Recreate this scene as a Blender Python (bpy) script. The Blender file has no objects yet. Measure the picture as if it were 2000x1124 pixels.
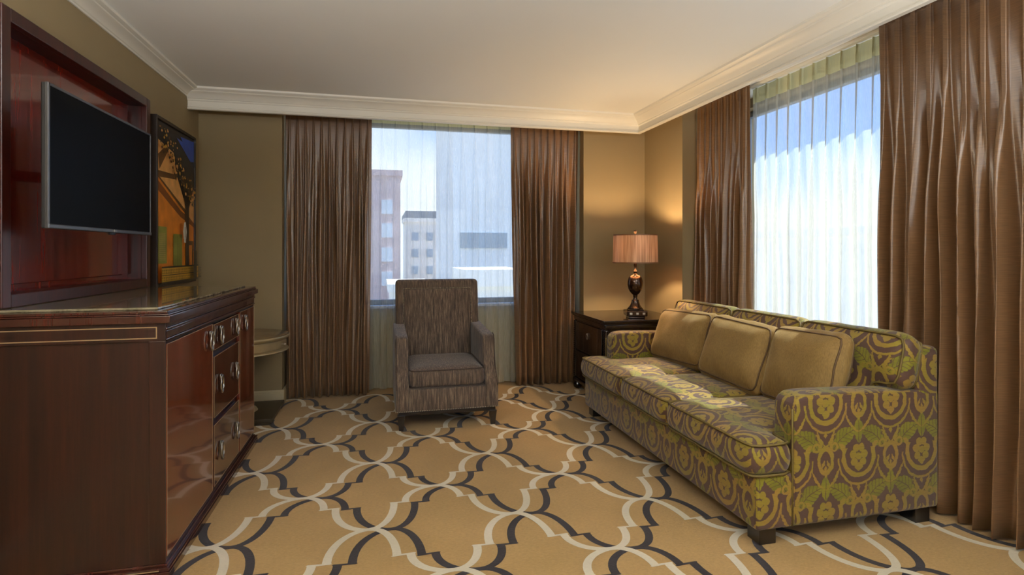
import bpy, bmesh, math, random
from mathutils import Vector, Matrix, noise
random.seed(7)
PI = math.pi
sc = bpy.context.scene
COL = sc.collection

# ---------------------------------------------------------------- node helpers
class X:
    """a socket (or number) with arithmetic, so patterns can be written as formulas"""
    nt = None
    def __init__(s, v): s.v = v
    @staticmethod
    def op(name, *a):
        n = X.nt.nodes.new('ShaderNodeMath'); n.operation = name
        for i, q in enumerate(a):
            q = q.v if isinstance(q, X) else q
            if isinstance(q, (int, float)): n.inputs[i].default_value = q
            else: X.nt.links.new(q, n.inputs[i])
        return X(n.outputs[0])
    def __add__(s, o): return X.op('ADD', s, o)
    __radd__ = __add__
    def __sub__(s, o): return X.op('SUBTRACT', s, o)
    def __rsub__(s, o): return X.op('SUBTRACT', o, s)
    def __mul__(s, o): return X.op('MULTIPLY', s, o)
    __rmul__ = __mul__
    def __truediv__(s, o): return X.op('DIVIDE', s, o)
    def abs(s): return X.op('ABSOLUTE', s)
    def sqrt(s): return X.op('SQRT', s)
    def min(s, o): return X.op('MINIMUM', s, o)
    def max(s, o): return X.op('MAXIMUM', s, o)
    def lt(s, o): return X.op('LESS_THAN', s, o)
    def gt(s, o): return X.op('GREATER_THAN', s, o)

def newmat(name):
    m = bpy.data.materials.new(name); m.use_nodes = True
    nt = m.node_tree; X.nt = nt
    return m, nt, nt.nodes['Principled BSDF']

def rgb(r, g, b):
    """sRGB 0-255 to linear"""
    def f(c):
        c /= 255.0
        return c / 12.92 if c <= .04045 else ((c + .055) / 1.055) ** 2.4
    return (f(r), f(g), f(b), 1)

def nz(nt, scale=5, detail=3, vec=None, mapping=None, coord='Object', rough=.5):
    tc = nt.nodes.new('ShaderNodeTexCoord')
    src = tc.outputs[coord]
    if mapping:
        mp = nt.nodes.new('ShaderNodeMapping'); mp.inputs['Scale'].default_value = mapping
        nt.links.new(src, mp.inputs[0]); src = mp.outputs[0]
    n = nt.nodes.new('ShaderNodeTexNoise'); n.inputs['Scale'].default_value = scale
    n.inputs['Detail'].default_value = detail; n.inputs['Roughness'].default_value = rough
    nt.links.new(src, n.inputs['Vector'])
    return n.outputs['Fac']

def ramp(nt, fac, stops):
    r = nt.nodes.new('ShaderNodeValToRGB')
    el = r.color_ramp.elements
    while len(el) < len(stops): el.new(.5)
    for e, (p, c) in zip(el, stops): e.position = p; e.color = c
    nt.links.new(fac, r.inputs[0]); return r.outputs[0]

def mixc(nt, fac, a, b):
    n = nt.nodes.new('ShaderNodeMix'); n.data_type = 'RGBA'
    for sock, q in ((n.inputs[0], fac), (n.inputs[6], a), (n.inputs[7], b)):
        if isinstance(q, X): q = q.v
        if isinstance(q, (int, float, tuple)): sock.default_value = q
        else: nt.links.new(q, sock)
    return n.outputs[2]

def bump(nt, b, h, strength=.2, dist=.002):
    n = nt.nodes.new('ShaderNodeBump'); n.inputs['Strength'].default_value = strength
    n.inputs['Distance'].default_value = dist
    nt.links.new(h.v if isinstance(h, X) else h, n.inputs['Height']); nt.links.new(n.outputs[0], b.inputs['Normal'])

def simple(name, col, rough=.5, metal=0, coat=0, sheen=0, vary=None, bmp=None, spec=.5):
    m, nt, b = newmat(name)
    b.inputs['Roughness'].default_value = rough; b.inputs['Metallic'].default_value = metal
    b.inputs['Coat Weight'].default_value = coat; b.inputs['Coat Roughness'].default_value = .05
    b.inputs['Sheen Weight'].default_value = sheen
    b.inputs['Specular IOR Level'].default_value = spec
    v = vary or (6, .06, None)
    f = nz(nt, v[0], 4, mapping=v[2] if len(v) > 2 else None)
    lo = tuple(c * (1 - v[1]) for c in col[:3]) + (1,); hi = tuple(min(1, c * (1 + v[1])) for c in col[:3]) + (1,)
    nt.links.new(ramp(nt, f, [(.3, lo), (.7, hi)]), b.inputs['Base Color'])
    if bmp: bump(nt, b, nz(nt, bmp[0], 3, mapping=bmp[2] if len(bmp) > 2 else None), bmp[1])
    return m

# ---------------------------------------------------------------- materials
M = {}
M['wall'] = simple('wall_paint', rgb(146, 129, 96), .75, vary=(3, .03), bmp=(180, .08))
M['ceil'] = simple('ceiling_paint', rgb(240, 240, 236), .8, vary=(2, .005))
M['trim'] = simple('trim_paint', rgb(230, 226, 214), .45, vary=(4, .015))
M['basep'] = simple('base_paint', rgb(190, 178, 145), .45, vary=(4, .02))
M['panelp'] = simple('panel_paint', rgb(214, 204, 168), .5, vary=(4, .02))
M['wframe'] = simple('window_frame_paint', rgb(120, 128, 138), .4, vary=(4, .03))
M['wsill'] = simple('window_sill_paint', rgb(222, 226, 228), .4, vary=(4, .02))
M['black'] = simple('black_wood', rgb(22, 17, 16), .22, coat=.6, vary=(8, .2))
M['legblk'] = simple('leg_black', rgb(20, 15, 14), .3, coat=.3, vary=(8, .2))
M['silver'] = simple('aged_silver', rgb(190, 184, 170), .28, metal=1, vary=(60, .15))
M['steel'] = simple('tv_bezel', rgb(96, 96, 98), .35, metal=.8, vary=(10, .03))
M['tvback'] = simple('tv_back', rgb(14, 14, 15), .5, vary=(10, .05))
M['screen'] = simple('tv_screen', rgb(6, 6, 7), .35, vary=(2, .1), spec=.025)
M['champ'] = simple('champagne_leaf', rgb(186, 168, 128), .38, metal=.55, vary=(12, .1), bmp=(60, .05))
M['tabletopp'] = simple('champagne_top', rgb(150, 128, 92), .2, metal=.3, coat=.5, vary=(10, .1))
M['pdark'] = simple('dark_pedestal', rgb(70, 60, 44), .4, metal=.3, vary=(12, .1))
M['bronze'] = simple('bronze', rgb(58, 40, 26), .25, metal=.75, coat=.4, vary=(25, .4))
M['nail'] = simple('nail_pewter', rgb(196, 186, 160), .3, metal=.9, vary=(60, .1))
M['velvet'] = None
M['inlay'] = simple('inlay_line', rgb(196, 170, 130), .35, metal=.4, vary=(30, .08))

def wood(name, dark, mid, rough=.18, coat=.8, grain=(14, 14, .6), bandrot=False):
    m, nt, b = newmat(name)
    f1 = nz(nt, 2.2, 6, mapping=grain); f2 = nz(nt, 12, 4, mapping=grain)
    c1 = ramp(nt, f1, [(.3, dark), (.72, mid)])
    c2 = ramp(nt, f2, [(.35, (.72, .68, .66, 1)), (.7, (1.1, 1.05, 1.02, 1))])
    n = nt.nodes.new('ShaderNodeMix'); n.data_type = 'RGBA'; n.blend_type = 'MULTIPLY'; n.inputs[0].default_value = .8
    nt.links.new(c1, n.inputs[6]); nt.links.new(c2, n.inputs[7]); nt.links.new(n.outputs[2], b.inputs['Base Color'])
    b.inputs['Roughness'].default_value = rough; b.inputs['Coat Weight'].default_value = coat
    b.inputs['Coat Roughness'].default_value = .06
    bump(nt, b, nz(nt, .9, 2), .25, .01)
    return m
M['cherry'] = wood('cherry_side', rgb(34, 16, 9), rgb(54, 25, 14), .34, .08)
M['cherryf'] = wood('cherry_front', rgb(88, 30, 14), rgb(132, 52, 26), .16, .9)
M['cherryd'] = wood('cherry_drawer', rgb(66, 26, 18), rgb(92, 38, 26), .16, .9)
M['cherrym'] = wood('cherry_moulding', rgb(52, 24, 18), rgb(78, 36, 26), .22, .8)
M['cherryp'] = wood('cherry_panel', rgb(86, 18, 8), rgb(140, 34, 14), .2, .8)
M['cherryh'] = wood('cherry_hutch', rgb(46, 17, 12), rgb(74, 27, 19), .34, .1)

# stone top
m, nt, b = newmat('stone_top'); M['stone'] = m
f = nz(nt, 18, 8, rough=.7); f2 = nz(nt, 60, 4)
c = ramp(nt, f, [(.3, rgb(92, 84, 62)), (.45, rgb(140, 130, 102)), (.6, rgb(168, 156, 126)), (.75, rgb(120, 120, 92))])
nt.links.new(c, b.inputs['Base Color']); b.inputs['Roughness'].default_value = .06; b.inputs['Specular IOR Level'].default_value = .8
b.inputs['Coat Weight'].default_value = .6; b.inputs['Coat Roughness'].default_value = .02

# carpet
def carpet(name, col, v=.12):
    m, nt, b = newmat(name)
    f = nz(nt, 95, 5, mapping=(.6, 1.2, 1), rough=.75); g = nz(nt, 2.2, 5)
    c = ramp(nt, f, [(.25, tuple(x * (1 - v) for x in col[:3]) + (1,)), (.75, tuple(x * (1 + v) for x in col[:3]) + (1,))])
    c2 = ramp(nt, g, [(.35, (.84, .84, .80, 1)), (.65, (1, 1, 1, 1))])
    n = nt.nodes.new('ShaderNodeMix'); n.data_type = 'RGBA'; n.blend_type = 'MULTIPLY'; n.inputs[0].default_value = 1
    nt.links.new(c, n.inputs[6]); nt.links.new(c2, n.inputs[7]); nt.links.new(n.outputs[2], b.inputs['Base Color'])
    b.inputs['Roughness'].default_value = .95; b.inputs['Specular IOR Level'].default_value = .1
    b.inputs['Sheen Weight'].default_value = .15
    bump(nt, b, f, .5, .004)
    return m
M['carpet'] = carpet('carpet_tan', rgb(180, 147, 95), .2)
M['carpetw'] = carpet('carpet_cream', rgb(240, 231, 208), .08)
M['carpetb'] = carpet('carpet_black', rgb(38, 32, 34), .3)

# satin curtain
m, nt, b = newmat('curtain_satin'); M['curtain'] = m
f = nz(nt, 3, 3, mapping=(4, 4, 120)); g = nz(nt, 2, 2, mapping=(3, 3, .6))
c = ramp(nt, f, [(.3, rgb(108, 80, 53)), (.7, rgb(134, 101, 70))])
nt.links.new(c, b.inputs['Base Color'])
b.inputs['Roughness'].default_value = .28; b.inputs['Sheen Weight'].default_value = .15
b.inputs['Sheen Roughness'].default_value = .4; b.inputs['Specular IOR Level'].default_value = .9
b.inputs['Sheen Tint'].default_value = rgb(235, 215, 185)
bump(nt, b, f, .25, .002)

# sheer
def sheer(name, lo, hi, tint, grz=.28):
    m, nt, b = newmat(name)
    nt.nodes.remove(b); out = nt.nodes['Material Output']
    tr = nt.nodes.new('ShaderNodeBsdfTransparent'); tr.inputs[0].default_value = (1, 1, 1, 1)
    tl = nt.nodes.new('ShaderNodeBsdfTranslucent'); tl.inputs[0].default_value = tint
    df = nt.nodes.new('ShaderNodeBsdfDiffuse'); df.inputs[0].default_value = tint
    mx = nt.nodes.new('ShaderNodeMixShader'); mx.inputs[0].default_value = .62
    nt.links.new(tl.outputs[0], mx.inputs[1]); nt.links.new(df.outputs[0], mx.inputs[2])
    f = nz(nt, 7, 5, mapping=(40, 40, 1.4), rough=.6)
    mr = nt.nodes.new('ShaderNodeMapRange'); mr.inputs[1].default_value = .35; mr.inputs[2].default_value = .65
    mr.inputs[3].default_value = lo; mr.inputs[4].default_value = hi
    nt.links.new(f, mr.inputs[0])
    lw = nt.nodes.new('ShaderNodeLayerWeight'); lw.inputs[0].default_value = .35
    fac = X(mr.outputs[0]) + X(lw.outputs['Facing']) * grz
    m2 = nt.nodes.new('ShaderNodeMixShader')
    nt.links.new(fac.min(.97).v, m2.inputs[0]); nt.links.new(tr.outputs[0], m2.inputs[1]); nt.links.new(mx.outputs[0], m2.inputs[2])
    nt.links.new(m2.outputs[0], out.inputs[0])
    return m
M['sheer'] = sheer('sheer_voile', .34, .5, rgb(212, 212, 202))
M['sheerhead'] = sheer('sheer_header', .82, .95, rgb(214, 212, 170))

# window glass
m, nt, b = newmat('window_glass'); M['glass'] = m
nt.nodes.remove(b); out = nt.nodes['Material Output']
tr = nt.nodes.new('ShaderNodeBsdfTransparent'); tr.inputs[0].default_value = (.93, .97, .98, 1)
gl = nt.nodes.new('ShaderNodeBsdfGlossy'); gl.inputs['Roughness'].default_value = .02
mx = nt.nodes.new('ShaderNodeMixShader'); mx.inputs[0].default_value = .035
nt.links.new(tr.outputs[0], mx.inputs[1]); nt.links.new(gl.outputs[0], mx.inputs[2])
nt.links.new(mx.outputs[0], out.inputs[0])

# armchair tweed: fine vertical streaks
m, nt, b = newmat('chair_tweed'); M['tweed'] = m
f = nz(nt, 5, 5, mapping=(26, 6, 1.4), rough=.7)
g = nz(nt, 160, 3)
c = ramp(nt, f, [(.34, rgb(56, 46, 40)), (.5, rgb(88, 74, 64)), (.68, rgb(138, 120, 98))])
n = nt.nodes.new('ShaderNodeMix'); n.data_type = 'RGBA'; n.blend_type = 'MULTIPLY'; n.inputs[0].default_value = .6
nt.links.new(c, n.inputs[6]); nt.links.new(ramp(nt, g, [(.3, (.75, .75, .75, 1)), (.7, (1.1, 1.1, 1.1, 1))]), n.inputs[7])
nt.links.new(n.outputs[2], b.inputs['Base Color']); b.inputs['Roughness'].default_value = .8
b.inputs['Sheen Weight'].default_value = .2; b.inputs['Specular IOR Level'].default_value = .25
bump(nt, b, g, .4, .002)

# gold velvet pillows
m, nt, b = newmat('pillow_chenille'); M['velvet'] = m
f = nz(nt, 4, 4, mapping=(60, 60, 6)); g = nz(nt, 5, 3)
c = ramp(nt, f, [(.3, rgb(112, 88, 46)), (.7, rgb(144, 116, 68))])
nt.links.new(mixc(nt, .25, c, ramp(nt, g, [(.3, rgb(98, 76, 40)), (.7, rgb(156, 130, 82))])), b.inputs['Base Color'])
b.inputs['Roughness'].default_value = .7; b.inputs['Sheen Weight'].default_value = .6; b.inputs['Sheen Roughness'].default_value = .35
b.inputs['Sheen Tint'].default_value = rgb(235, 215, 170); b.inputs['Specular IOR Level'].default_value = .2
bump(nt, b, f, .3, .002)
M['cord'] = simple('welt_cord', rgb(84, 62, 34), .7, vary=(40, .15))
M['cordb'] = simple('welt_brown', rgb(96, 80, 34), .7, vary=(40, .2))
M['cordt'] = simple('welt_tweed', rgb(70, 58, 52), .8, vary=(60, .2))

# damask upholstery
def damask():
    m, nt, b = newmat('damask')
    tc = nt.nodes.new('ShaderNodeTexCoord'); uv = tc.outputs['UV']
    n1 = nt.nodes.new('ShaderNodeTexNoise'); n1.inputs['Scale'].default_value = 34; n1.inputs['Detail'].default_value = 3
    nt.links.new(uv, n1.inputs['Vector'])
    sep = nt.nodes.new('ShaderNodeSeparateXYZ'); nt.links.new(uv, sep.inputs[0])
    sn = nt.nodes.new('ShaderNodeSeparateColor'); nt.links.new(n1.outputs['Color'], sn.inputs[0])
    u = X(sep.outputs[0]) + (X(sn.outputs[0]) - .5) * .016
    v = X(sep.outputs[1]) + (X(sn.outputs[1]) - .5) * .016
    # group for one motif
    g = bpy.data.node_groups.new('damask_motif', 'ShaderNodeTree')
    for nm in ('a', 'y'): g.interface.new_socket(nm, in_out='INPUT', socket_type='NodeSocketFloat')
    for nm in ('gold', 'green', 'cut'): g.interface.new_socket(nm, in_out='OUTPUT', socket_type='NodeSocketFloat')
    gi = g.nodes.new('NodeGroupInput'); go = g.nodes.new('NodeGroupOutput')
    X.nt = g
    a, y = X(gi.outputs[0]), X(gi.outputs[1])
    def circ(cx, cy, r): return ((a - cx) * (a - cx) + (y - cy) * (y - cy)).sqrt() - r
    def ell(cx, cy, rx, ry): # scaled distance
        p = (a - cx) / rx; q = (y - cy) / ry
        return ((p * p + q * q).sqrt() - 1) * min(rx, ry)
    def band(d, t): return d.abs() - t
    def leaf(cx, cy, ang, L, w, bend=0.0):
        ca, sa = math.cos(ang), math.sin(ang)
        p = (a - cx) * ca + (y - cy) * sa
        q = (y - cy) * ca - (a - cx) * sa
        if bend: q = q - p * p * bend
        pl = p / L
        edge = (1 - pl * pl) * w
        wave = X.op('PINGPONG', p, .009) * .45
        return q.abs() - edge + wave * .8, q, p
    def veins(q, p):
        mid = q.abs() - .0018
        side = X.op('PINGPONG', p - q.abs() * .8, .011) - .0014
        return mid.min(side)
    gold = None; green = None; cut = None
    def U(x, y_): return y_ if x is None else x.min(y_)
    # flower
    for c in ((0, .004, .019), (.031, .012, .021), (.014, .042, .019), (.025, -.023, .020)):
        gold = U(gold, circ(*c) + .0016)
    gold = U(gold, leaf(0, -.046, PI / 2, .020, .022)[0])
    # collar round the flower, open at the top, with an outer thin line
    gold = U(gold, band(ell(0, .004, .083, .088), .0105).max(y - .042))
    gold = U(gold, band(ell(0, -.004, .110, .122), .0048).max(y - .0))
    gold = U(gold, leaf(.088, .048, 1.1, .030, .014, -12.0)[0])
    gold = U(gold, band(circ(.048, -.196, .016), .0055))
    # knot between two flowers
    gold = U(gold, band(ell(.18, -.005, .036, .055), .0085))
    gold = U(gold, leaf(.166, -.022, 1.15, .022, .008)[0])
    gold = U(gold, leaf(.18, -.055, PI / 2, .035, .010)[0])
    gold = U(gold, (a.abs() + (y + .140).abs() * .7) - .011)
    # stems crossing under the collar
    gold = U(gold, leaf(.132, -.095, 2.2, .080, .0085, -3.5)[0])
    gold = U(gold, leaf(.030, -.160, 1.05, .060, .0075, 4.0)[0])
    gold = U(gold, leaf(.150, .082, 1.9, .045, .010, 6.0)[0])
    l1, q1, p1 = leaf(.092, -.156, .62, .080, .043, -2.5)
    l3, q3, p3 = leaf(0, .122, PI / 2, .064, .026)
    green = l1.min(l3)
    cut = veins(q1, p1).max(l1).min((q3.abs() - .0016).max(l3)).min(circ(.045, -.150, .011))
    for s, o in ((gold, 0), (green, 1), (cut, 2)): g.links.new(s.v, go.inputs[o])
    X.nt = nt
    A = X.op('PINGPONG', u, .18); Y1 = X.op('WRAP', v, .25, -.25)
    A2 = .18 - A; Y2 = X.op('WRAP', v + .25, .25, -.25)
    outs = []
    for aa, yy in ((A, Y1), (A2, Y2)):
        gn = nt.nodes.new('ShaderNodeGroup'); gn.node_tree = g
        nt.links.new(aa.v, gn.inputs[0]); nt.links.new(yy.v, gn.inputs[1]); outs.append(gn)
    def sm(x):   # soft mask: inside -> 1
        mr = nt.nodes.new('ShaderNodeMapRange'); mr.inputs[1].default_value = .0012; mr.inputs[2].default_value = -.0012
        nt.links.new(x.v, mr.inputs[0]); return X(mr.outputs[0])
    go1 = sm(X(outs[0].outputs[0]).min(X(outs[1].outputs[0])))
    gr1 = sm(X(outs[0].outputs[1]).min(X(outs[1].outputs[1])))
    cu1 = sm(X(outs[0].outputs[2]).min(X(outs[1].outputs[2])))
    tones = nt.nodes.new('ShaderNodeTexNoise'); tones.inputs['Scale'].default_value = 9
    nt.links.new(uv, tones.inputs['Vector'])
    slub = nt.nodes.new('ShaderNodeTexNoise'); slub.inputs['Scale'].default_value = 1; slub.inputs['Detail'].default_value = 4
    mp = nt.nodes.new('ShaderNodeMapping'); mp.inputs['Scale'].default_value = (14, 420, 1)
    nt.links.new(uv, mp.inputs[0]); nt.links.new(mp.outputs[0], slub.inputs['Vector'])
    cg = ramp(nt, tones.outputs[0], [(.35, rgb(150, 119, 48)), (.65, rgb(138, 122, 34))])
    cl = ramp(nt, tones.outputs[0], [(.35, rgb(104, 102, 12)), (.65, rgb(130, 124, 22))])
    brown = rgb(74, 49, 38)
    c = mixc(nt, gr1, brown, cl); c = mixc(nt, cu1, c, brown); c = mixc(nt, go1, c, cg)
    n = nt.nodes.new('ShaderNodeMix'); n.data_type = 'RGBA'; n.blend_type = 'MULTIPLY'; n.inputs[0].default_value = .8
    nt.links.new(c, n.inputs[6]); nt.links.new(ramp(nt, slub.outputs[0], [(.3, (.72, .7, .7, 1)), (.7, (1.08, 1.08, 1.05, 1))]), n.inputs[7])
    nt.links.new(n.outputs[2], b.inputs['Base Color'])
    b.inputs['Roughness'].default_value = .6; b.inputs['Sheen Weight'].default_value = .25
    b.inputs['Specular IOR Level'].default_value = .3
    bump(nt, b, go1.max(gr1) + X(slub.outputs[0]) * .5, .35, .002)
    return m
M['damask'] = damask()

# lampshade: bronze satin that lets some light through
m, nt, b = newmat('lampshade_satin'); M['shade'] = m
f = nz(nt, 2, 3, mapping=(30, 30, 1))
c = ramp(nt, f, [(.35, rgb(168, 128, 92)), (.65, rgb(214, 180, 144))])
nt.links.new(c, b.inputs['Base Color']); b.inputs['Roughness'].default_value = .4
b.inputs['Sheen Weight'].default_value = .2
out = nt.nodes['Material Output']
tl = nt.nodes.new('ShaderNodeBsdfTranslucent'); nt.links.new(c, tl.inputs[0])
mx = nt.nodes.new('ShaderNodeMixShader'); mx.inputs[0].default_value = .13
nt.links.new(b.outputs[0], mx.inputs[1]); nt.links.new(tl.outputs[0], mx.inputs[2]); nt.links.new(mx.outputs[0], out.inputs[0])
m, nt, b = newmat('bulb_glow'); M['bulb'] = m
b.inputs['Emission Color'].default_value = (1, .62, .28, 1); b.inputs['Emission Strength'].default_value = 12
M['bred'] = simple('far_red_brick_hazed', rgb(192, 170, 172), .9, vary=(.5, .1))  # brick red paled in the colour to stand in for haze
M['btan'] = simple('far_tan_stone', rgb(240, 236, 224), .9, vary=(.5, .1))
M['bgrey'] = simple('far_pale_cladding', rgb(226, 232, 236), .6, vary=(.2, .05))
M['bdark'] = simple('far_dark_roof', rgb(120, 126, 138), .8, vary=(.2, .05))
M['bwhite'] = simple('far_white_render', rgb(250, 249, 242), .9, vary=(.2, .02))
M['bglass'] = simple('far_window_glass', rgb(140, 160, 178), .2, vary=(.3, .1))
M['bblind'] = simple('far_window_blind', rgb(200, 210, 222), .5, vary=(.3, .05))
M['ground'] = simple('asphalt', rgb(150, 148, 142), .95, vary=(.05, .2))

# ---------------------------------------------------------------- mesh helpers
def newbm(): return bmesh.new()
def box(bm, x0, x1, y0, y1, z0, z1, bev=0, seg=2, mat=0, M4=None):
    t = bmesh.new()
    bmesh.ops.create_cube(t, size=1)
    for v in t.verts:
        v.co = Vector(((x0 + x1) / 2 + v.co.x * (x1 - x0), (y0 + y1) / 2 + v.co.y * (y1 - y0), (z0 + z1) / 2 + v.co.z * (z1 - z0)))
    if bev: bmesh.ops.bevel(t, geom=t.edges[:], offset=bev, segments=seg, profile=.5, affect='EDGES')
    if M4: t.transform(M4)
    merge(bm, t, mat)
def merge(bm, t, mat=0):
    mp = [bm.verts.new(v.co) for v in t.verts]
    t.verts.index_update()
    for f in t.faces:
        try:
            nf = bm.faces.new([mp[v.index] for v in f.verts]); nf.material_index = mat if mat else f.material_index; nf.smooth = f.smooth
        except ValueError: pass
    t.free()
def prism(bm, pts, axis, a0, a1, mat=0, bev=0, seg=2):
    """extrude a polygon; axis = the extruded axis, pts in the other two (cyclic order)"""
    t = bmesh.new()
    def mk(p, a):
        return {'x': (a, p[0], p[1]), 'y': (p[0], a, p[1]), 'z': (p[0], p[1], a)}[axis]
    A = [t.verts.new(mk(p, a0)) for p in pts]; B = [t.verts.new(mk(p, a1)) for p in pts]
    t.faces.new(A); t.faces.new(B[::-1])
    n = len(pts)
    for i in range(n): t.faces.new((A[i], B[i], B[(i + 1) % n], A[(i + 1) % n]))
    bmesh.ops.recalc_face_normals(t, faces=t.faces[:])
    if bev: bmesh.ops.bevel(t, geom=t.edges[:], offset=bev, segments=seg, profile=.5, affect='EDGES')
    merge(bm, t, mat)
def lathe(bm, prof, cx, cy, n=32, mat=0, sx=1, sy=1, cap=True):
    """prof: (r, z) bottom to top"""
    rings = []
    for r, z in prof:
        rings.append([bm.verts.new((cx + math.cos(2 * PI * i / n) * r * sx, cy + math.sin(2 * PI * i / n) * r * sy, z)) for i in range(n)])
    for a, b_ in zip(rings, rings[1:]):
        for i in range(n):
            f = bm.faces.new((a[i], a[(i + 1) % n], b_[(i + 1) % n], b_[i])); f.smooth = True; f.material_index = mat
    if cap:
        f = bm.faces.new(rings[0][::-1]); f.material_index = mat
        f = bm.faces.new(rings[-1]); f.material_index = mat
def tube(bm, pts, r, n=8, closed=False, mat=0):
    pts = [Vector(p) for p in pts]; N = len(pts); rings = []
    for i, p in enumerate(pts):
        if closed: d = pts[(i + 1) % N] - pts[i - 1]
        else: d = pts[min(i + 1, N - 1)] - pts[max(i - 1, 0)]
        if d.length < 1e-9: d = Vector((0, 0, 1))
        d.normalize()
        up = Vector((0, 0, 1)) if abs(d.z) < .9 else Vector((1, 0, 0))
        s = d.cross(up).normalized(); t = s.cross(d)
        rings.append([bm.verts.new(p + (s * math.cos(2 * PI * k / n) + t * math.sin(2 * PI * k / n)) * r) for k in range(n)])
    rng = range(N if closed else N - 1)
    for i in rng:
        a, b_ = rings[i], rings[(i + 1) % N]
        for k in range(n):
            f = bm.faces.new((a[k], a[(k + 1) % n], b_[(k + 1) % n], b_[k])); f.smooth = True; f.material_index = mat
    if not closed:
        bm.faces.new(rings[0][::-1]); bm.faces.new(rings[-1])
def sphere(bm, c, r, sub=2, sc3=(1, 1, 1)):
    t = bmesh.new(); bmesh.ops.create_icosphere(t, subdivisions=sub, radius=r)
    for v in t.verts: v.co = Vector((c[0] + v.co.x * sc3[0], c[1] + v.co.y * sc3[1], c[2] + v.co.z * sc3[2]))
    for f in t.faces: f.smooth = True
    merge(bm, t)
def uvbox(bm, off=(0, 0), rot=None):
    lay = bm.loops.layers.uv.verify()
    for f in bm.faces:
        n = f.normal; ax = max(range(3), key=lambda i: abs(n[i]))
        for l in f.loops:
            c = l.vert.co
            if ax == 0: q = (c.y, c.z)
            elif ax == 1: q = (c.x, c.z)
            else: q = (c.y, -c.x)
            l[lay].uv = (q[0] + off[0], q[1] + off[1])

def finish(name, bm, mats, parent=None, origin=(0, 0, 0), smooth=None, uv=None, normals=True):
    if normals: bmesh.ops.recalc_face_normals(bm, faces=bm.faces[:])
    bm.normal_update()
    if uv is not None: uvbox(bm, uv)
    me = bpy.data.meshes.new(name)
    o0 = Vector(parent['_o'] if parent is not None else origin)
    bmesh.ops.translate(bm, verts=bm.verts[:], vec=-o0)
    bm.to_mesh(me); bm.free()
    if smooth is True:
        for p in me.polygons: p.use_smooth = True
    elif smooth: 
        for p in me.polygons: p.use_smooth = True
        me.set_sharp_from_angle(angle=math.radians(smooth))
    if not isinstance(mats, (list, tuple)): mats = [mats]
    for mm in mats: me.materials.append(M[mm] if isinstance(mm, str) else mm)
    o = bpy.data.objects.new(name, me); COL.objects.link(o)
    if parent is not None:
        o.parent = parent
    else:
        o.location = o0
    o['_o'] = tuple(o0)
    return o
def tag(o, label, cat, group=None, kind=None):
    if label: o['label'] = label
    if cat: o['category'] = cat
    if group: o['group'] = group
    if kind: o['kind'] = kind
    return o
def thing(name, label, cat, loc, group=None):
    o = bpy.data.objects.new(name, None); COL.objects.link(o); o.location = loc; o.empty_display_size = .1
    o['_o'] = tuple(loc); return tag(o, label, cat, group)
def struct(name, bm, mats, label=None, **k):
    o = finish(name, bm, mats, **k); o['kind'] = 'structure'
    o['label'] = label or name.replace('_', ' '); return o
def subsurf(o, lv=1):
    md = o.modifiers.new('sub', 'SUBSURF'); md.levels = lv; md.render_levels = lv

# ---------------------------------------------------------------- room numbers
XL, XR, YB, YF, ZC = -1.46, 2.59, 5.09, -3.2, 2.58
AX0, AX1, AY = -.81, 1.94, 5.45          # back alcove and its rear face
RY0, RY1, RX = .7, 4.38, 3.02            # right alcove
VY, VX = 4.82, 2.39                      # valence faces

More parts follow.
